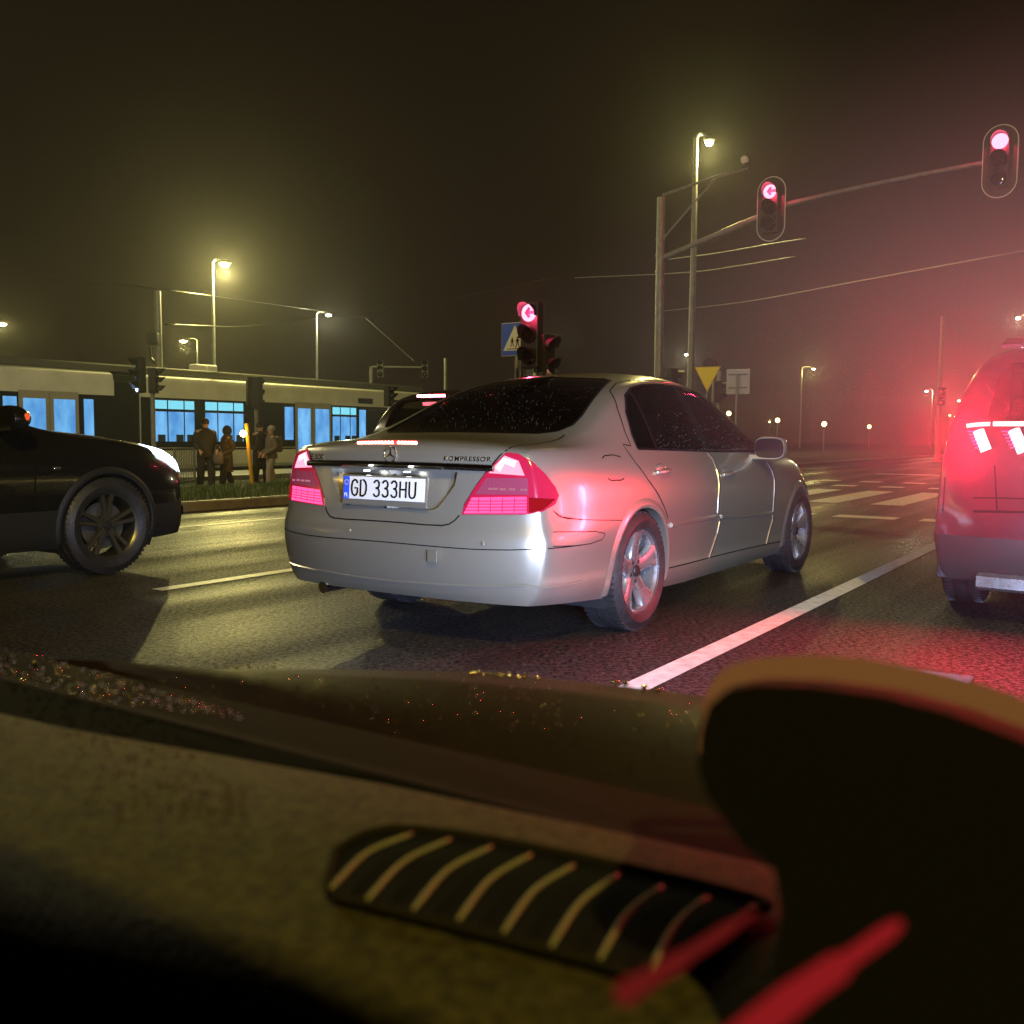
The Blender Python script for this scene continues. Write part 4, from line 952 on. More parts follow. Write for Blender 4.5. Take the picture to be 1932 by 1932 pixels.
def stick(b, x, z, k, y=-.024):
    b.lathe([(0,y-.002),(.016*k,y-.002),(.016*k,y)], 12, 'y', (x,0,z+.11*k)); B = lambda *q: b.prism([(x+a*k, y, z+c*k) for a, c in q], (0,.002,0))
    B((-.016,.09),(.016,.09),(.018,.02),(-.018,.02)); B((-.018,.025),(.0,.025),(-.03,-.08),(-.048,-.075)); B((.0,.025),(.018,.025),(.05,-.075),(.032,-.08)); B((-.016,.085),(-.045,.03),(-.038,.022),(-.008,.06)); B((.016,.085),(.045,.035),(.038,.028),(.008,.06))
b = MB(); stick(b, .06, -.08, 1.); b.build('walker_symbol', M_gap, sg_)
b = MB(); stick(b, -.055, -.07, .8); b.build('cyclist_symbol', M_gap, sg_)
b = MB(); b.box((0,-.024,-.172), (.32,.002,.012)); b.build('ground_line', M_gap, sg_)
# give-way triangle and the sign seen from behind
base = at(1334, 740, 24.); base.z = 0
yt = thing('road_sign', 'yellow give way triangle pointing down beside the street lamp pole', 'road sign', base, -PSI)
p = loc(base, at(1334, 692, 24.)); b = MB(); b.tube([(0,.05,0),(0,.05,p.z)], .035, 10); b.build('post', M_galv, yt, smooth=40)
tr_ = lambda k, y: [(-.33*k, y, -(1-k)*.18), (.33*k, y, -(1-k)*.18), (0, y, -.60*k-(1-k)*.18)]
b = MB(); b.prism(tr_(1.,0), (0,.01,0)); b.build('sign_rim', M_yellow, yt, loc=(0,0,p.z)); b = MB(); b.prism(tr_(.9,-.004), (0,.003,0)); b.build('sign_face', mat('yellow_reflective', (1.,.78,.01), .35), yt, loc=(0,0,p.z))
b = MB(); b.lathe([(0,.06),(.17,.06),(.17,.10),(0,.10)], 18, 'y', (.02,0,p.z+.05)); b.build('round_sign_back', M_sigblk, yt)
base = at(1390, 760, 22.); base.z = 0
gs = thing('road_sign', 'grey rounded sign seen from the back on a thin post', 'road sign', base, -PSI)
p = loc(base, at(1390, 720, 22.)); b = MB(); b.tube([(0,.0,0),(0,.0,p.z+.16)], .03, 10); b.build('post', M_galv, gs, smooth=40)
b = MB(); b.box((0,.05,p.z), (.54,.015,.55)); b.build('sign_back', mat('grey_sheet', (.42,.43,.44), .5, var=(4.,.1)), gs, bevel=.05)
for dz in (-.13,.16): b = MB(); b.box((0,.02,p.z+dz), (.42,.03,.03)); b.build('clamp', M_galv, gs)
base = at(1356, 760, 23.); base.z = 0
g2 = thing('traffic_light', 'small pale signal on a short post right of the yellow triangle', 'traffic light', base, -PSI)
p = loc(base, at(1356, 740, 23.)); b = MB(); b.tube([(0,0,0),(0,0,p.z+.5)], .05, 10); b.build('pole', M_galv, g2, smooth=40); head(g2, Vector((0,-.1,p.z)), .22, .5, None, n=2, facing=2.2)

# ================================================================ street lamps
def lamp(pl, pp, Y, label, m=E_lamp, ground=0., size=(.55,.28), arm=True, r=.09, group='street lamps', rz=-PSI, power=None):
    """pl: pixel of the luminaire, pp: x pixel of the pole"""
    hp = at(pl[0], pl[1], Y); bp_ = at(pp, pl[1], Y); base = Vector((bp_.x, bp_.y, ground))
    o = thing('street_lamp', label, 'street lamp', base, 0, group); t = hp-base
    b = MB(); b.tube([(0,0,0),(0,0,.9),(0,0,t.z+.12)], [r*1.25,r*1.1,r*.6], 12); b.build('pole', M_galv, o, smooth=40)
    b = MB(); b.tube(spl([(0,0,t.z+.05),(t.x*.25,t.y*.25,t.z+.22),(t.x*.9,t.y*.9,t.z+.16)], 5), r*.45, 8); b.build('arm', M_galv, o, smooth=40)
    b = MB(); b.sphere((t.x,t.y,t.z+.10), .5, 14, 8, (size[0]*1.15,size[1]*1.5,.22)); b.build('lamp_head', M_dark, o, smooth='all')
    b = MB(); b.sphere((t.x,t.y,t.z+.03), .5, 14, 8, (size[0]*.75,size[1]*.9,.26)); b.build('lamp_lens', m, o, smooth='all')
    plight('lamp_light', o, (t.x,t.y,t.z-.30), C_W if m == E_lampw else C_L, power or (1000 if m == E_lampw else 1350), .10); return o
lamp((424,500), 401, 41., 'brightest yellow street lamp above the tram', emi('street_lamp_bright', (1.,.93,.40), 60., False), power=5000, size=(.50,.42), ground=-.3)
lamp((4,612), -22, 62., 'street lamp cut by the left edge of the view', E_lamp, size=(.7,.6), ground=-.4)
lamp((346,644), 373, 74., 'low yellow street lamp just right of the pale mast', E_lamp, size=(.75,.6), ground=-.4)
lamp((620,595), 597, 58., 'white street lamp above the middle of the tram', E_lampw, size=(.42,.4), ground=-.3)
lamp((1338,269), 1313, 27., 'tallest street lamp behind the signal mast', E_lamp, size=(.30,.2), r=.10)
lamp((1295,669), 1302, 83., 'distant pale lamp between mast and tall lamp pole', E_lampw, size=(.38,.35))
lamp((1023,645), 1023, 73., 'distant pale lamp right of the red arrow signal', E_lampw, size=(.34,.32))
lamp((1535,696), 1513, 100., 'small distant street lamp over the junction', E_lamp, size=(.5,.3))
lamp((1921,600), 1950, 58., 'pale lamp high at the right edge', E_lampw, size=(.34,.3))
lamp((1748,738), 1760, 120., 'tiny pale lamp left of the far pole', E_lampw, size=(.5,.4)); lamp((1809,756), 1815, 140., 'tiny lamp right of the far pole', E_lampw, size=(.45,.4))
def globe(px, py, Y, label, s=.20):
    hp = at(px, py, Y); base = Vector((hp.x, hp.y, hp.z-3.2)); o = thing('path_lamp', label, 'path lamp', base, 0, 'low path lamps across the junction')
    b = MB(); b.tube([(0,0,0),(0,0,3.1)], .06, 8); b.build('pole', M_galv, o); b = MB(); b.sphere((0,0,3.2), s, 12, 8); b.build('globe', E_globe, o, smooth='all'); plight('globe_light', o, (0,-.1,3.2+s+.1), (1.,.60,.16), 160, .1)
globe(1375,780,70,'low amber lamp just beyond the saloon windscreen', .16); globe(1467,793,85,'low amber lamp above the saloon mirror', .19); globe(1555,800,85,'low amber lamp right of the saloon mirror', .21); globe(1640,805,110,'smallest low amber lamp near the far bank', .20)
globe(1452,796,140,'faint lamp beside the low amber lamp', .12); globe(1792,784,140,'tiny lamp behind the far pole', .13); globe(1830,790,150,'tiny lamp left of the red glowing car', .14)
# street lamp behind the viewer, and an unseen one added to light the tram
for (f, r, z, lb_, m, sz) in ((-5.5, 7.2, 9.2, 'street lamp behind the viewer on the right kerb', 'near', (.62,.5)), (6., -23.5, 9., 'unseen street lamp added left of the view to light tram and verge', 'left', (.62,.5))):
    o = thing('street_lamp', lb_, 'street lamp', H(f, r), -PSI); sg2 = -1 if r > 0 else 1
    b = MB(); b.tube([(0,0,0),(0,0,.9),(0,0,z)], [.12,.1,.06], 12); b.build('pole', M_galv, o, smooth=40); b = MB(); b.tube([(0,0,z),(sg2*.5,0,z+.2),(sg2*1.4,0,z+.2)], .04, 8); b.build('arm', M_galv, o)
    b = MB(); b.sphere((sg2*1.6,0,z+.22), .5, 14, 8, (.8,.5,.22)); b.build('lamp_head', M_dark, o, smooth='all'); b = MB(); b.sphere((sg2*1.6,0,z+.12), .5, 14, 8, (sz[0],sz[1],.30)); b.build('lamp_lens', E_lamp, o, smooth='all'); plight('lamp_light', o, (sg2*1.6,0,z-.15), (1.,.72,.16) if m == 'near' else (1.,.88,.50), 7500 if m == 'near' else 2600, .14)
# far poles
pb = at(1771, 790, 45.); o = thing('mast', 'plain pale mast left of the red glowing car', 'mast', (pb.x,pb.y,0)); t = at(1771,597,45.)
b = MB(); b.tube([(0,0,0),(0,0,t.z)], [.13,.09], 12); b.build('pole', M_galv, o, smooth=40); head(o, Vector((0,-.2,at(1771,748,45.).z)), .3, .8, None)
for a_, b2_, nn in (((330,482,24),(1450,462,20.),'thin span wire below the signal arm'),):
    pass
def wire(pts, label, r=.012, g='span wires', m=None):
    P = spl([at(*p) for p in pts], 8); bs_ = P[0]; b = MB(); b.tube([p-bs_ for p in P], r, 6); o = b.build('overhead_wire', m or M_galv, None, smooth='all', loc=bs_); tag(o, label, 'wire', g); return o
wire([(1262,489,30),(1350,478,27),(1450,461,24),(1520,450,22)], 'upper short bright wire right of the signal mast', .016)
wire([(1085,524,45),(1280,515,30),(1390,502,27),(1500,484,25)], 'lower short bright wire right of the signal mast', .014)
wire([(1240,588,40),(1400,570,32),(1600,534,26),(1860,486,21),(1960,468,20)], 'long wire rising to the right below the signal arm', .016)
wire([(312,612,36),(450,616,42),(560,606,50),(620,598,56),(740,585,70),(1060,520,80)], 'dark sagging cable from the tram mast past the street lamp', .03, m=M_dark)
wire([(90,520,40),(300,545,36),(500,572,50),(700,600,70)], 'faint tram wire high above the tram roof', .016, m=M_dark)
wire([(690,600,55),(735,640,52),(780,680,50)], 'thin stay cable falling to the tram roof', .015)

# ================================================================ tram
TL = -31.2
tf = lambda px: (lambda k: (TL/(k*Cc-S)*(k*S+Cc)))((px-966)/FPX)         # forward distance on the tram's near side seen at a pixel column
f0, f1 = tf(-260), tf(838)
tram = thing('tram', 'long pale tram with blue lit windows standing behind the platform', 'tram', H((f0+f1)/2, TL-1.2, -.42), HROT)
TO = (f0+f1)/2
tx = lambda px: tf(px)-TO
y0 = -1.2; ZT = .42                        # local y of the near side is -1.2 (right side); z offset
def tb(name, x0, x1, z0, z1, m, proud=0., parent=None, dep=.05, bevel=0.):
    b = MB(); b.box(((x0+x1)/2, y0-proud+dep/2, (z0+z1)/2+ZT), (x1-x0, dep, z1-z0)); return b.build(name, m, parent or tram, bevel=bevel)
xe0, xe1 = f0-TO, f1-TO; jx0, jx1 = tx(218), tx(268)
def bodyring(x, k=1.): return [Vector((x, y*k, z)) for y, z in ((-1.2,.25),(-1.2,2.85+ZT),(-1.12,3.12+ZT),(-.9,3.22+ZT),(.9,3.22+ZT),(1.12,3.12+ZT),(1.2,2.85+ZT),(1.2,.25))]
for a_, c_ in ((xe0, jx0),(jx1, xe1-1.0)):
    b = MB(); b.loft([bodyring(a_), bodyring(c_)]); b.build('body_section', M_tram, tram, smooth=30)
b = MB(); b.loft([bodyring(xe1-1.0), bodyring(xe1-.3,.93), [v*1 for v in bodyring(xe1,.78)]]); b.build('cab_nose', M_tram, tram, smooth=30)
b = MB(); b.loft([bodyring(jx0,.92), bodyring(jx1,.92)]); b.build('bellows', M_tramdk, tram)
for a_, c_ in ((xe0, jx0),(jx1, xe1-.6)): tb('window_band', a_, c_, .50, 2.36, M_tramdk, .012, dep=.03)
b = MB(); b.box((((xe0+xe1)/2)-.3, 0, 3.36+ZT), (xe1-xe0-2.4, 1.9, .28)); b.build('roof_equipment', mat('tram_roof', (.10,.10,.09), .5), tram, bevel=.06)
for xx in (tx(418), tx(398)):
    b = MB(); b.box((xx, -.5, 3.62+ZT), (.5,.5,.28)); b.build('roof_box', M_white, tram, bevel=.05)
M_tramseat = mat('tram_seat', (.03,.06,.12), .8)
def twin(pa, pb, z0=.73, z1=2.27, transom=True):
    a_, c_ = tx(pa), tx(pb); fr = tb('window', a_-.06, c_+.06, z0-.06, z1+.06, M_tramdk, .02)
    if c_-a_ > 1.:
        for q in (.3,.72): tb('handrail', a_+(c_-a_)*q, a_+(c_-a_)*q+.05, z0, z1, M_sigblk, .034, fr, dep=.01)
        for q in (.06,.52,.80): tb('seat_back', a_+(c_-a_)*q, a_+(c_-a_)*q+.34, z0, z0+.26, M_tramseat, .036, fr, dep=.01, bevel=.004)
    if transom: tb('pane', a_, c_, z0, z1-.42, E_tramwin, .028, fr); tb('transom', a_, c_, z1-.32, z1, E_tramtop, .028, fr)
    else: tb('pane', a_, c_, z0, z1, E_tramwin, .028, fr)
twin(293,367); twin(388,459); twin(627,671); twin(537,553,.80,2.2,False); twin(677,689,.75,2.2,False)
twin(160,178,.80,2.2,False); twin(8,34,.80,2.2,False); twin(-60,-12); twin(-160,-80)
def tdoor(pa, pb, qa, qb):
    for a_, c_ in ((pa,pb),(qa,qb)):
        d_ = tb('door', tx(a_), tx(c_), -.22, 2.42, mat('door_frame', (.40,.38,.33), .4), .035); tb('pane', tx(a_)+.14, tx(c_)-.14, .25, 2.16, E_tramwin, .045, d_)
tdoor(557,589,590,624); tdoor(38,95,96,150)
tb('skirt_stripe', jx1, xe1-1, .40, .47, M_tramdk, .02, dep=.03)
b = MB(); b.box((xe1-6.2,-1.23,2.62+ZT),(1.0,.03,.24)); b.build('destination_display', M_sigblk, tram)
tb('cab_window', tx(700), tx(800), .9, 2.2, M_tramdk, .022)
for k in range(10):
    x_ = xe0+1.5+k*(xe1-xe0-3)/9
    b = MB(); b.lathe([(0,-1.0),(.33,-1.0),(.33,-.88),(0,-.88)], 18, 'y', (x_,0,.33)); b.build('wheel', M_under, tram)

# platform furniture
def fence():
    a_, c_ = gnd(338, 908, -.40), gnd(382, 905, -.40)
    p0 = at(330, 905, 27.); p1 = at(368, 903, 28.5); p0.z = p1.z = -.40
    o = thing('railing', 'grey upright bar railing on the platform beside the waiting people', 'railing', p0)
    d = (p1-p0); 
    for z in (.10,1.02): b = MB(); b.tube([(0,0,z), (d.x,d.y,z)], .025, 6); b.build('rail', M_galv, o)
    for k in range(13): b = MB(); b.tube([(d.x*k/12,d.y*k/12,0),(d.x*k/12,d.y*k/12,1.04)], .014 if k % 12 else .03, 6); b.build('bar', M_galv, o)
fence()
def post_signal(px, Y, ztop, heads, label, r=.06, g=-.35):
    pb_ = at(px, 800, Y); o = thing('traffic_light', label, 'traffic light', (pb_.x,pb_.y,g), -PSI)
    b = MB(); b.tube([(0,0,0),(0,0,ztop-g)], r, 10); b.build('pole', M_galv, o, smooth=40)
    for hx, py, w_, h_, lit, fc in heads:
        q = at(px+hx, py, Y); head(o, Vector(((hx/FPX*Y),-.08,q.z-g)), w_, h_, lit, facing=fc)
    return o
post_signal(289, 24.5, at(289,700,24.5).z, [(-29,707,.40,.88,(2,E_blue),-.4),(14,719,.30,.62,None,2.2)], 'black signal pair on a thin pole before the tram joint', .055)
post_signal(484, 28., at(484,722,28.).z, [(-9,738,.26,.80,None,2.6),(10,742,.26,.90,None,3.4)], 'two signals seen from behind above the people with bags')
pb_ = at(300, 700, 38.); mast = thing('mast', 'thick pale tram mast rising behind the black signal pair', 'mast', (pb_.x,pb_.y,-.42)); t = at(299,549,38.)
b = MB(); b.tube([(0,0,0),(0,0,t.z+.42)], [.17,.12], 14); b.build('pole', M_galv, mast, smooth=40); b = MB(); b.tube([(-.35,0,t.z-1.4),(-.3,.0,t.z-2.1),(.1,0,t.z-2.6),(.25,0,t.z-3.4)], .05, 8); b.build('cable_loop', M_dark, mast)
b = MB(); b.box((-.12,-.2,t.z-1.4),(.4,.3,.45)); b.build('insulator_box', M_dark, mast, bevel=.04)
pb_ = at(840, 700, 52.); m2 = thing('mast', 'slim mast at the front end of the tram', 'mast', (pb_.x,pb_.y,-.42)); b = MB(); b.tube([(0,0,0),(0,0,at(840,676,52.).z+.42)], .07, 8); b.build('pole', M_galv, m2)
pb_ = at(700, 700, 56.); g3 = thing('traffic_light', 'distant signal arm with two dark heads over the tram roof', 'traffic light', (pb_.x,pb_.y,-.42)); q0 = at(702,692,56.)-pb_; q1 = at(806,698,56.)-pb_
b = MB(); b.tube([(0,0,0),(0,0,q0.z+pb_.z+.42)], .09, 8); b.build('pole', M_galv, g3); zz_ = q0.z+pb_.z+.42
b = MB(); b.tube([(q0.x,q0.y,zz_),(q1.x,q1.y,zz_)], .06, 8); b.build('arm', M_galv, g3)
for px_ in (718,802): q = at(px_,696,56.)-pb_; head(g3, Vector((q.x,q.y-.1,zz_-.1)), .36, 1.0, None)
pb_ = at(739, 760, 26.); g4 = post_signal(739, 26., at(739,735,26.).z, [(0,748,.24,.52,None,1.6)], 'small dark signal above the hatchback roof', .04); 
pb_ = at(466, 880, 25.); am = thing('beacon_post', 'yellow post with a glowing amber lamp between the waiting people', 'beacon', (pb_.x,pb_.y,-.42)); zt_ = at(462,818,25.).z+.42
b = MB(); b.tube([(.14,0,0),(0,0,zt_+.25)], .05, 10); b.build('post', mat('yellow_post', (.55,.33,.03), .5), am); b = MB(); b.sphere((-.06,-.08,zt_), .085, 12, 8); b.build('beacon_lamp', E_amber, am, smooth='all'); plight('beacon_light', am, (-.10,-.28,zt_), (1.,.5,.1), 25, .04)
p = at(440,905,24.); kb = thing('platform_edge', 'pale concrete edge slabs of the tram platform under the people', 'kerb', H(20, KR-12.9, -.42), HROT)
for k in range(9):
    b = MB(); b.box((-3.+k*1.02,0,.10), (1.0,.35,.20)); b.build('slab', M_slab, kb, bevel=.02)

# ================================================================ people
M_coatd = mat('dark_coat', (.022,.020,.020), .85, bump=(30.,.5,.02)); M_coatb = mat('brown_coat', (.075,.055,.035), .85, bump=(30.,.5,.02)); M_coatg = mat('grey_jacket', (.14,.12,.10), .8, bump=(30.,.5,.02))
M_trou = mat('pale_trousers', (.32,.28,.28), .8); M_trod = mat('dark_trousers', (.02,.02,.025), .85); M_skin = mat('skin', (.45,.28,.20), .55); M_hat = mat('knit_hat', (.34,.33,.30), .9, bump=(60.,.8,.01)); M_hair = mat('dark_hair', (.03,.02,.015), .6); M_bag = mat('bag_cloth', (.10,.08,.09), .7); M_shoe = mat('shoe', (.03,.03,.03), .6); M_shoew = mat('pale_shoe', (.5,.5,.48), .6)
def person(px, py_feet, Y, h, label, coat, trou, hat=None, face=0., coatlen=.52, stride=.12, arm=.1, shoe=None, hood=False):
    b0 = at(px, py_feet, Y); g = -.40; o = thing('person', label, 'person', (b0.x, b0.y, g), face, 'people waiting on the tram platform'); k = h/1.75
    J = {'pel':(0,0,.95),'spi':(0,.0,1.18),'che':(0,-.01,1.38),'nec':(0,-.01,1.50),'hdb':(0,.0,1.56),'hdt':(0,.0,1.69)}
    for s, n in ((-1,'l'),(1,'r')):
        J['hip'+n] = (s*.10,0,.90); J['kne'+n] = (s*.11,-.03-s*stride*.5,.50); J['ank'+n] = (s*.11,.02-s*stride,.09); J['toe'+n] = (s*.12,-.15-s*stride,.04)
        J['sho'+n] = (s*.19,0,1.42); J['elb'+n] = (s*.25,.04+s*arm*.3,1.15); J['wri'+n] = (s*.22,-.12-arm,.98); J['han'+n] = (s*.20,-.17-arm,.94)
        for q, (dx, dz) in enumerate(((-.030,-.075),(-.012,-.088),(.006,-.085),(.022,-.070))): J['f%d' % q+n] = (s*.20+dx, -.20-arm+.01*q, .94+dz)
        J['thu'+n] = (s*.20-s*.045,-.20-arm,.93)
    E_ = [('pel','spi'),('spi','che'),('che','nec'),('nec','hdb'),('hdb','hdt')]
    for n in 'lr': E_ += [('pel','hip'+n),('hip'+n,'kne'+n),('kne'+n,'ank'+n),('ank'+n,'toe'+n),('che','sho'+n),('sho'+n,'elb'+n),('elb'+n,'wri'+n),('wri'+n,'han'+n)] + [('han'+n,'f%d' % q+n) for q in range(4)] + [('han'+n,'thu'+n)]
    Rr = {'pel':.15,'spi':.14,'che':.16,'nec':.055,'hdb':.085,'hdt':.088,'hip':.10,'kne':.065,'ank':.045,'toe':.04,'sho':.075,'elb':.05,'wri':.03,'han':.032,'thu':.010}
    ks = list(J); me = bpy.data.meshes.new('body'); me.from_pydata([tuple(c*k for c in J[q]) for q in ks], [(ks.index(a), ks.index(c)) for a, c in E_], [])
    bo = link('body', me, None, o); md = bo.modifiers.new('k', 'SKIN'); 
    for i, q in enumerate(ks):
        rr = Rr.get(q, Rr.get(q[:-1], .010))*k; me.skin_vertices[0].data[i].radius = (rr, rr*.85 if q in ('pel','spi','che') else rr)
    me.skin_vertices[0].data[0].use_root = True; sb = bo.modifiers.new('s', 'SUBSURF'); sb.levels = 1; sb.render_levels = 1; me.materials.append(M_skin)
    V = lambda x, y, z: Vector((x*k, y*k, z*k))
    ring = lambda z, a, c_, dy=0: [V(a*math.cos(t), c_*math.sin(t)+dy, z) for t in [2*PI*i/16 for i in range(16)]]
    b = MB(); b.loft([ring(1.53,.075,.07), ring(1.47,.15,.11), ring(1.42,.225,.14), ring(1.28,.225,.155), ring(1.10,.205,.15), ring(.95,.215,.165), ring(1.45-coatlen-.12,.23,.18)], cap=False); b.build('coat', coat, o, smooth='all')
    for s, n in ((-1,'l'),(1,'r')):
        P = [V(*J['sho'+n]), V(*J['elb'+n]), V(*J['wri'+n])]; b = MB(); b.tube(spl(P, 4), [.085*k]*4+[.07*k]*3+[.055*k]*2, 10); b.build('sleeve', coat, o, smooth='all')
        P = [V(*J['hip'+n]), V(*J['kne'+n]), V(*J['ank'+n])]; b = MB(); b.tube(spl(P, 4), [.115*k]*3+[.095*k]*3+[.085*k]*3, 10); b.build('trouser_leg', trou, o, smooth='all')
        b = MB(); t_ = J['toe'+n]; b.sphere(V(t_[0], t_[1]+.07, .045), .05*k, 10, 6, (.9,2.6,.95)); b.build('shoe', shoe or M_shoe, o, smooth='all')
    b = MB(); b.sphere(V(0,-.105,1.62), .018*k, 8, 6, (.8,1.,1.3)); b.build('nose', M_skin, o, smooth='all')
    for s in (-1, 1): b = MB(); b.sphere(V(s*.034,-.082,1.645), .009*k, 6, 5); b.build('eye', M_gap, o); b = MB(); b.sphere(V(s*.088,.0,1.63), .022*k, 6, 5, (.4,.7,1.3)); b.build('ear', M_skin, o)
    b = MB(); b.box(V(0,-.083,1.585), (.045*k,.008*k,.008*k)); b.build('mouth', mat('lips', (.3,.12,.1), .5) if 'lips' not in bpy.data.materials else bpy.data.materials['lips'], o)
    b = MB(); b.sphere(V(0,.02,1.675), .108*k, 16, 10, (.98,1.02,.92)) if hat is None or not hood else b.sphere(V(0,.03,1.645), .135*k, 16, 10, (.95,.98,1.15)); b.build('hood' if hood else ('hat' if hat is not None else 'hair'), hat or M_hair, o, smooth='all')
    return o, k
person(389, 920, 25.5, 1.82, 'tallest person in black standing left of the others by the railing', M_coatd, M_trod, None, .6)
o, k = person(428, 914, 26., 1.62, 'person in long brown coat with dark hood and a pale shoe', M_coatb, M_trod, M_coatd, -.9, .85, .20, .15, M_shoew, hood=True)
o, k = person(512, 911, 26., 1.66, 'person in light knit hat and pale trousers facing left', M_coatg, M_trou, M_hat, -1.1, .48, .10, .1)
b = MB(); b.box((.02,.20,1.18), (.30,.16,.42)); b.build('backpack', M_bag, o, bevel=.05)
person(492, 910, 27.2, 1.74, 'person in dark coat half hidden behind the one in the light hat', M_coatd, M_trod, None, .8)
q = at(412, 882, 25.4); bg_ = thing('shopping_bag', 'soft grey bag carried between the black clad person and the brown coat', 'bag', (q.x, q.y, -.40+.62))
b = MB(); b.loft([[Vector((x_*s_, y_*s_*.6, z_)) for x_, y_ in ((-.16,-.12),(.16,-.12),(.16,.12),(-.16,.12))] for z_, s_ in ((0,.85),(.12,1.05),(.30,.95),(.38,.6))]); b.build('bag_body', M_bag, bg_, sub=1, smooth='all'); b = MB(); b.tube([(-.08,0,.36),(-.05,0,.52),(.05,0,.52),(.08,0,.36)], .012, 6); b.build('handle', M_bag, bg_)

# ================================================================ the viewer's own car
own = thing('own_car', "dark interior and bonnet of the viewer's own car along the bottom of the view", 'car', H(0,.35), 0)
OW = own.location.copy()
def ob(mb, name, m, parent=None, **kw):
    o = mb.build(name, m, parent or own, **kw)
    if not parent: o.location = -OW
    return o
DZ = .842
DASH = lambda px, py, z=DZ: gnd(px, py, z)
b = MB(); rows = []
for i in range(15):
    t = i/14; r = -1.05+1.85*t; fe = interp([(-1.05,.405),(-.715,.402),(-.40,.452),(-.165,.475),(.8,.49)], r); ne = interp([(-1.05,.16),(-.384,.222),(-.286,.252),(-.193,.280),(.8,.30)], r)
    rows.append([H(fe, r, DZ-.06), H(fe, r, DZ-.004), H(fe-.012, r, DZ), H(fe*.6+ne*.4, r, DZ+.003), H(ne+.03, r, DZ), H(ne+.008, r, DZ-.006), H(ne, r, DZ-.02), H(ne-.02, r, DZ-.30), H(fe, r, DZ-.30)])
b.loft(rows, closed=True); ob(b, 'dashboard', M_dash, smooth=50)
b = MB(); b.loft([[H(interp([(-1.05,.405),(-.715,.402),(-.40,.452),(-.165,.475),(.8,.49)], r)+.004, r, DZ-.018), H(.47, r, DZ-.006), H(.56, r, DZ-.016), H(.57, r, DZ-.06), H(.40, r, DZ-.06)] for r in (-1.05,-.7,-.4,-.165,.8)]); ob(b, 'scuttle_trim', M_gap)
# vent
vent = thing_part('air_vent', own, -OW)
vp = [(632,1606),(690,1573),(780,1563),(1000,1597),(1420,1693),(1402,1730),(1240,1842),(1130,1818),(860,1748),(690,1705),(622,1682)]
b = MB(); b.prism([DASH(*p, DZ+.0045) for p in vp], (0,0,.001)); b.build('vent_dark_sheet', M_gap, vent)  # flat black sheet on the dash in place of the recess's shade
P = [DASH(*p, DZ+.006) for p in vp]; b = MB(); b.tube(spl(P+[P[0]], 4), .0022, 8, cap=False); b.build('vent_frame', mat('vent_surround', (.010,.009,.004), .9, spec=.1), vent, smooth='all')
M_slat = mat('vent_slat', (.17,.16,.085), .6)
for a_, c_ in (((778,1573),(625,1675)),((850,1583),(693,1697)),((928,1597),(780,1715)),((1003,1612),(865,1735)),((1083,1632),(950,1758)),((1167,1650),(1040,1785)),((1250,1672),(1132,1808)),((1335,1693),(1228,1830))):
    A, B = DASH(*a_, DZ+.009), DASH(*c_, DZ+.009); mp = ((a_[0]+c_[0])/2-7, (a_[1]+c_[1])/2-16); C_ = DASH(*mp, DZ+.009)
    b = MB(); b.tube(spl([A,C_,B], 6), [.0008]+[.0012]*11+[.0009], 8); b.build('slat', M_slat, vent, smooth='all')
# bonnet
BZ = .80
ep = [(60,1258),(200,1256),(380,1261),(620,1261),(900,1268),(1130,1288),(1330,1312),(1600,1342),(2100,1420)]
edge = spl([gnd(x, y, BZ) for x, y in ep], 4); rows = []
near = [H(.62, r, .785) for r in (-.95,-.85,-.70,-.52,-.36,-.2,0,.3,.9)]; near = spl(near, 4)
for e_, n_ in zip(edge, near): rows.append([n_, n_.lerp(e_,.35)+Vector((0,0,.012)), n_.lerp(e_,.7)+Vector((0,0,.014)), e_+Vector((0,0,-.001)), e_+(e_-n_).normalized()*.012+Vector((0,0,-.012)), e_+(e_-n_).normalized()*.014+Vector((0,0,-.10)), n_+Vector((0,0,-.12))])
b = MB(); b.loft(rows, closed=True); M_bon = mat('bonnet_paint', (.008,.0035,.002), .6, spec=.10, coat=.03, coat_rough=.3, bump=(90.,.25,.002)); bon = ob(b, 'bonnet', M_bon, smooth=50)
# windscreen with rain
wsz = lambda f: .838+(.475-f)*.90
b = MB(); b.add([H(.475,-1.15,wsz(.475)), H(.475,1.1,wsz(.475)), H(-.10,1.1,wsz(-.10)), H(-.10,-1.15,wsz(-.10))], [(0,1,2,3)])
wsn = ob(b, 'windscreen', M_wind)
def onws(px, py):
    d = ray(px, py); fd = d.x*S+d.y*Cc; t = (wsz(0)-HC)/(d.z+.90*fd); return CAM+d*t
b = MB()
def drop(p, r, up=.9): b.sphere(p+Vector((0,0,r*.2)), r, 8, 5, (1.,1.,.75))
b2_ = MB()
def drop2(p, r): b2_.sphere(p+Vector((0,0,r*.2)), r*.8, 8, 5, (1.,1.,.75))
for k in range(330):
    x = R.random()**1.15*465; lo_ = 1302+x*.115; hi_ = 1216+x*.285; t = R.random()
    if lo_ < hi_+4: lo_ = hi_+4
    (drop if k % 2 else drop2)(onws(x, hi_+(lo_-hi_)*t), R.uniform(.0009,.0024))
for k in range(14): drop(onws(R.uniform(650,1000), R.uniform(1190,1390)), R.uniform(.0004,.0008))
tag(b.build('rain_drops', M_drop, wsn, smooth='all', fix=False), kind='stuff'); tag(b2_.build('water_beads', M_bead, wsn, smooth='all', fix=False), kind='stuff')
b = MB()
for k in range(20): x = 425+R.random()*95; drop(gnd(x, 1259.5+R.uniform(-1,1), BZ+.001), R.uniform(.0010,.0018))
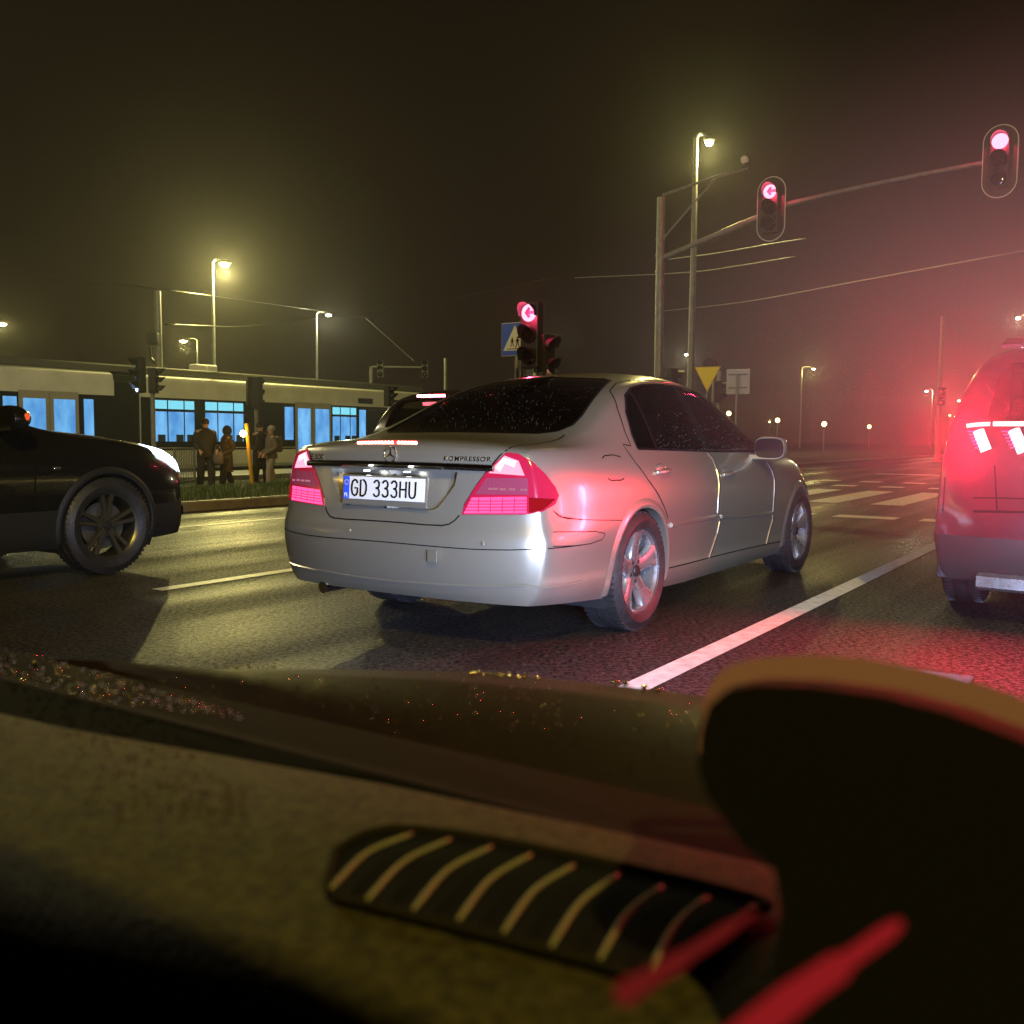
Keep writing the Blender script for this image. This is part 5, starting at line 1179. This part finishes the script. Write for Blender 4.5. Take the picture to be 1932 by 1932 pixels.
for k in range(40): x = 860+R.random()*160; drop(gnd(x, 1268+(x-900)*.08+R.uniform(-2,4), BZ+.001), R.uniform(.0010,.0022))
for x, y in ((1180,1291),(1216,1297),(1243,1302),(1160,1288)): drop(gnd(x, y, BZ+.002), .0034)
for k in range(260): x = R.uniform(100,1340); y = 1275+R.random()*90; drop(gnd(x, y+max(0,(x-900)*.09), BZ+.011), R.uniform(.0006,.0014))
tag(b.build('rain_drops', M_bead, bon, smooth='all', fix=False), kind='stuff').parent = bon
# instrument hood, wheel spokes; reflections on them are put in as glowing strips
def dp(px, py, Y): return at(px, py, Y)
top = [(1338,1560),(1334,1450),(1340,1370),(1356,1322),(1392,1291),(1450,1280),(1560,1283),(1700,1302),(1830,1336),(1960,1384),(2060,1430)]
top = top[1:] + [(2070,1970),(1470,1970),(1500,1740),(1488,1650),(1425,1602),(1352,1500)]
rings = [[dp(966+(x-966)*k_, 1500+(y-1500)*k_, Y_) for x, y in top] for Y_, k_ in ((.42,.985),(.40,1.),(.36,1.),(.33,.985),(.30,.95))]
b = MB(); b.loft(rings); ob(b, 'instrument_hood', M_gap, smooth=50)
lp = spl([dp(x, y, .435) for x, y in ((1340,1420),(1350,1352),(1366,1300),(1400,1275),(1470,1264),(1580,1264),(1700,1281),(1830,1312),(1960,1358),(2040,1392))], 5)
b = MB(); b.tube(lp, .0062, 8); ob(b, 'hood_edge_glow_strip', emi('hood_edge_reflection', (.55,.22,.06), .30), smooth='all')  # reflected light along the hood's rim, put in as amber glow
b = MB(); b.tube(spl([dp(1172,1878,.20), dp(1215,1852,.205), dp(1300,1800,.22), dp(1420,1722,.24)], 5), [.0024]*5+[.0020]*5+[.0014]*4+[.0008]*2, 8); ob(b, 'spoke_glow_strip', emi('red_reflection_dim', (.45,.03,.025), .26, False), smooth='all')  # red reflection on the spoke, put in as a dim glow
b = MB(); b.tube(spl([dp(1380,1975,.185), dp(1500,1880,.19), dp(1580,1825,.20), dp(1698,1742,.21)], 5), [.0030]*6+[.0028]*5+[.0017]*4+[.0010], 8); ob(b, 'spoke_glow_strip', E_redrefl, smooth='all')
b = MB(); b.sphere(dp(1760,1775,.31), .0024, 10, 8, (1.,1.,1.9)); ob(b, 'switch_light', emi('switch_glow', (.75,.40,.06), .75), smooth='all')
b = MB(); b.tube(spl([dp(1000,2300,.24), dp(1500,2130,.25), dp(1930,2060,.26), dp(2300,2150,.27)], 8), .012, 14); ob(b, 'steering_wheel', M_gap, smooth='all')
# shell of the cabin round the viewer
b = MB(); b.add([H(-.10,-1.0,1.37), H(-.10,1.0,1.37), H(-1.9,1.0,1.46), H(-1.9,-1.0,1.46), H(-.10,-1.0,1.34), H(-.10,1.0,1.34), H(-1.9,1.0,1.43), H(-1.9,-1.0,1.43)], [(0,1,2,3),(4,5,6,7),(0,1,5,4),(1,2,6,5),(2,3,7,6),(3,0,4,7)]); ob(b, 'roof', M_cabin)
b = MB(); b.prism([H(-1.9,-1.0,.3), H(-1.9,1.0,.3), H(-1.9,1.0,1.4), H(-1.9,-1.0,1.4)], H(-.05,0)-H(0,0)); ob(b, 'rear_panel', M_cabin)
for r_ in (-1.08, 1.0):
    b = MB(); b.prism([H(-1.9,r_,.3), H(.5,r_,.3), H(.5,r_,.80), H(-1.9,r_,.86)], H(0,.06)-H(0,0)); ob(b, 'door', M_cabin)
b = MB(); b.prism([H(-1.9,-1.0,.28), H(1.2,-1.0,.28), H(1.2,1.0,.28), H(-1.9,1.0,.28)], (0,0,.03)); ob(b, 'floor_pan', M_under)
for r_ in (-1.05, 1.0):
    b = MB(); b.prism([H(-1.9,r_,.8), H(-.12 if r_ > 0 else -.35,r_,.8), H(-.12 if r_ > 0 else -.35,r_,1.2), H(-1.9,r_,1.42)], H(0,.03)-H(0,0)); ob(b, 'door_pillar_or_added_panel', M_cabin)  # unseen panel added above the door to keep lamp light off the dash
# headlamps of the own car
for r_ in (-.30, 1.0):
    hp_ = thing_part('headlamp', own, H(1.22, r_, .66)-OW)
    b = MB(); b.sphere((0,0,0), .07, 12, 8, (1,1,.7)); b.build('reflector', M_chrome, hp_, smooth='all')
    b = MB(); b.prism([H(-.02,-.10,.035), H(.30,-.10,.045), H(.30,.10,.045), H(-.02,.10,.035)], (0,0,.01)); b.build('added_beam_blocker', M_dark, hp_)  # unseen plate added to cut the beam's upward light
    l = bpy.data.lights.new('headlamp_beam', 'SPOT'); l.energy = 1350; l.color = (.48,.60,1.); l.spot_size = math.radians(132); l.spot_blend = .75; l.shadow_soft_size = .13
    lo = bpy.data.objects.new('headlamp_beam', l); col.objects.link(lo); lo.parent = hp_; lo.location = H(.12,0)-H(0,0)
    tgt = H(10,-3.0 if r_ < 0 else -1.5,-1.45)-H(0,0); lo.rotation_euler = tgt.to_track_quat('-Z','Y').to_euler()

# ================================================================ night air
HZ = bpy.data.materials.new('night_haze'); HZ.use_nodes = True; t = HZ.node_tree; t.nodes.clear(); pv = t.nodes.new('ShaderNodeVolumePrincipled'); ov = t.nodes.new('ShaderNodeOutputMaterial'); t.links.new(pv.outputs[0], ov.inputs[1])
pv.inputs['Color'].default_value = (.9,.9,.9,1); pv.inputs['Density'].default_value = .0007; pv.inputs['Anisotropy'].default_value = .86
b = MB(); b.box((0,0,0), (700,700,22)); hz = b.build('haze', HZ, None, loc=(20,120,9.2)); tag(hz, 'thin wet night haze over the whole junction', 'haze', kind='stuff')
# exhaust mist lit by the brake lights
MI_ = bpy.data.materials.new('exhaust_mist'); MI_.use_nodes = True; t = MI_.node_tree; t.nodes.clear(); N = t.nodes.new
tc = N('ShaderNodeTexCoord'); gr_ = N('ShaderNodeTexGradient'); gr_.gradient_type = 'SPHERICAL'; t.links.new(tc.outputs['Object'], gr_.inputs[0])
ma = N('ShaderNodeMath'); ma.operation = 'POWER'; t.links.new(gr_.outputs[1], ma.inputs[0]); ma.inputs[1].default_value = 1.4
mu = N('ShaderNodeMath'); mu.operation = 'MULTIPLY'; t.links.new(ma.outputs[0], mu.inputs[0]); mu.inputs[1].default_value = .14
pv = N('ShaderNodeVolumePrincipled'); ov = N('ShaderNodeOutputMaterial'); t.links.new(mu.outputs[0], pv.inputs['Density']); t.links.new(pv.outputs[0], ov.inputs[1]); pv.inputs['Anisotropy'].default_value = .3; pv.inputs['Color'].default_value = (.9,.9,.9,1)
b = MB(); b.sphere((0,0,0), 1.0, 24, 14); mi = b.build('exhaust_mist', MI_, None, smooth='all', loc=H(6.1,-.1,.98)); mi.scale = (3.2,3.2,1.6); mi.location.z = 1.65
tag(mi, 'thin mist of exhaust and spray glowing red behind the car ahead', 'mist', kind='stuff')
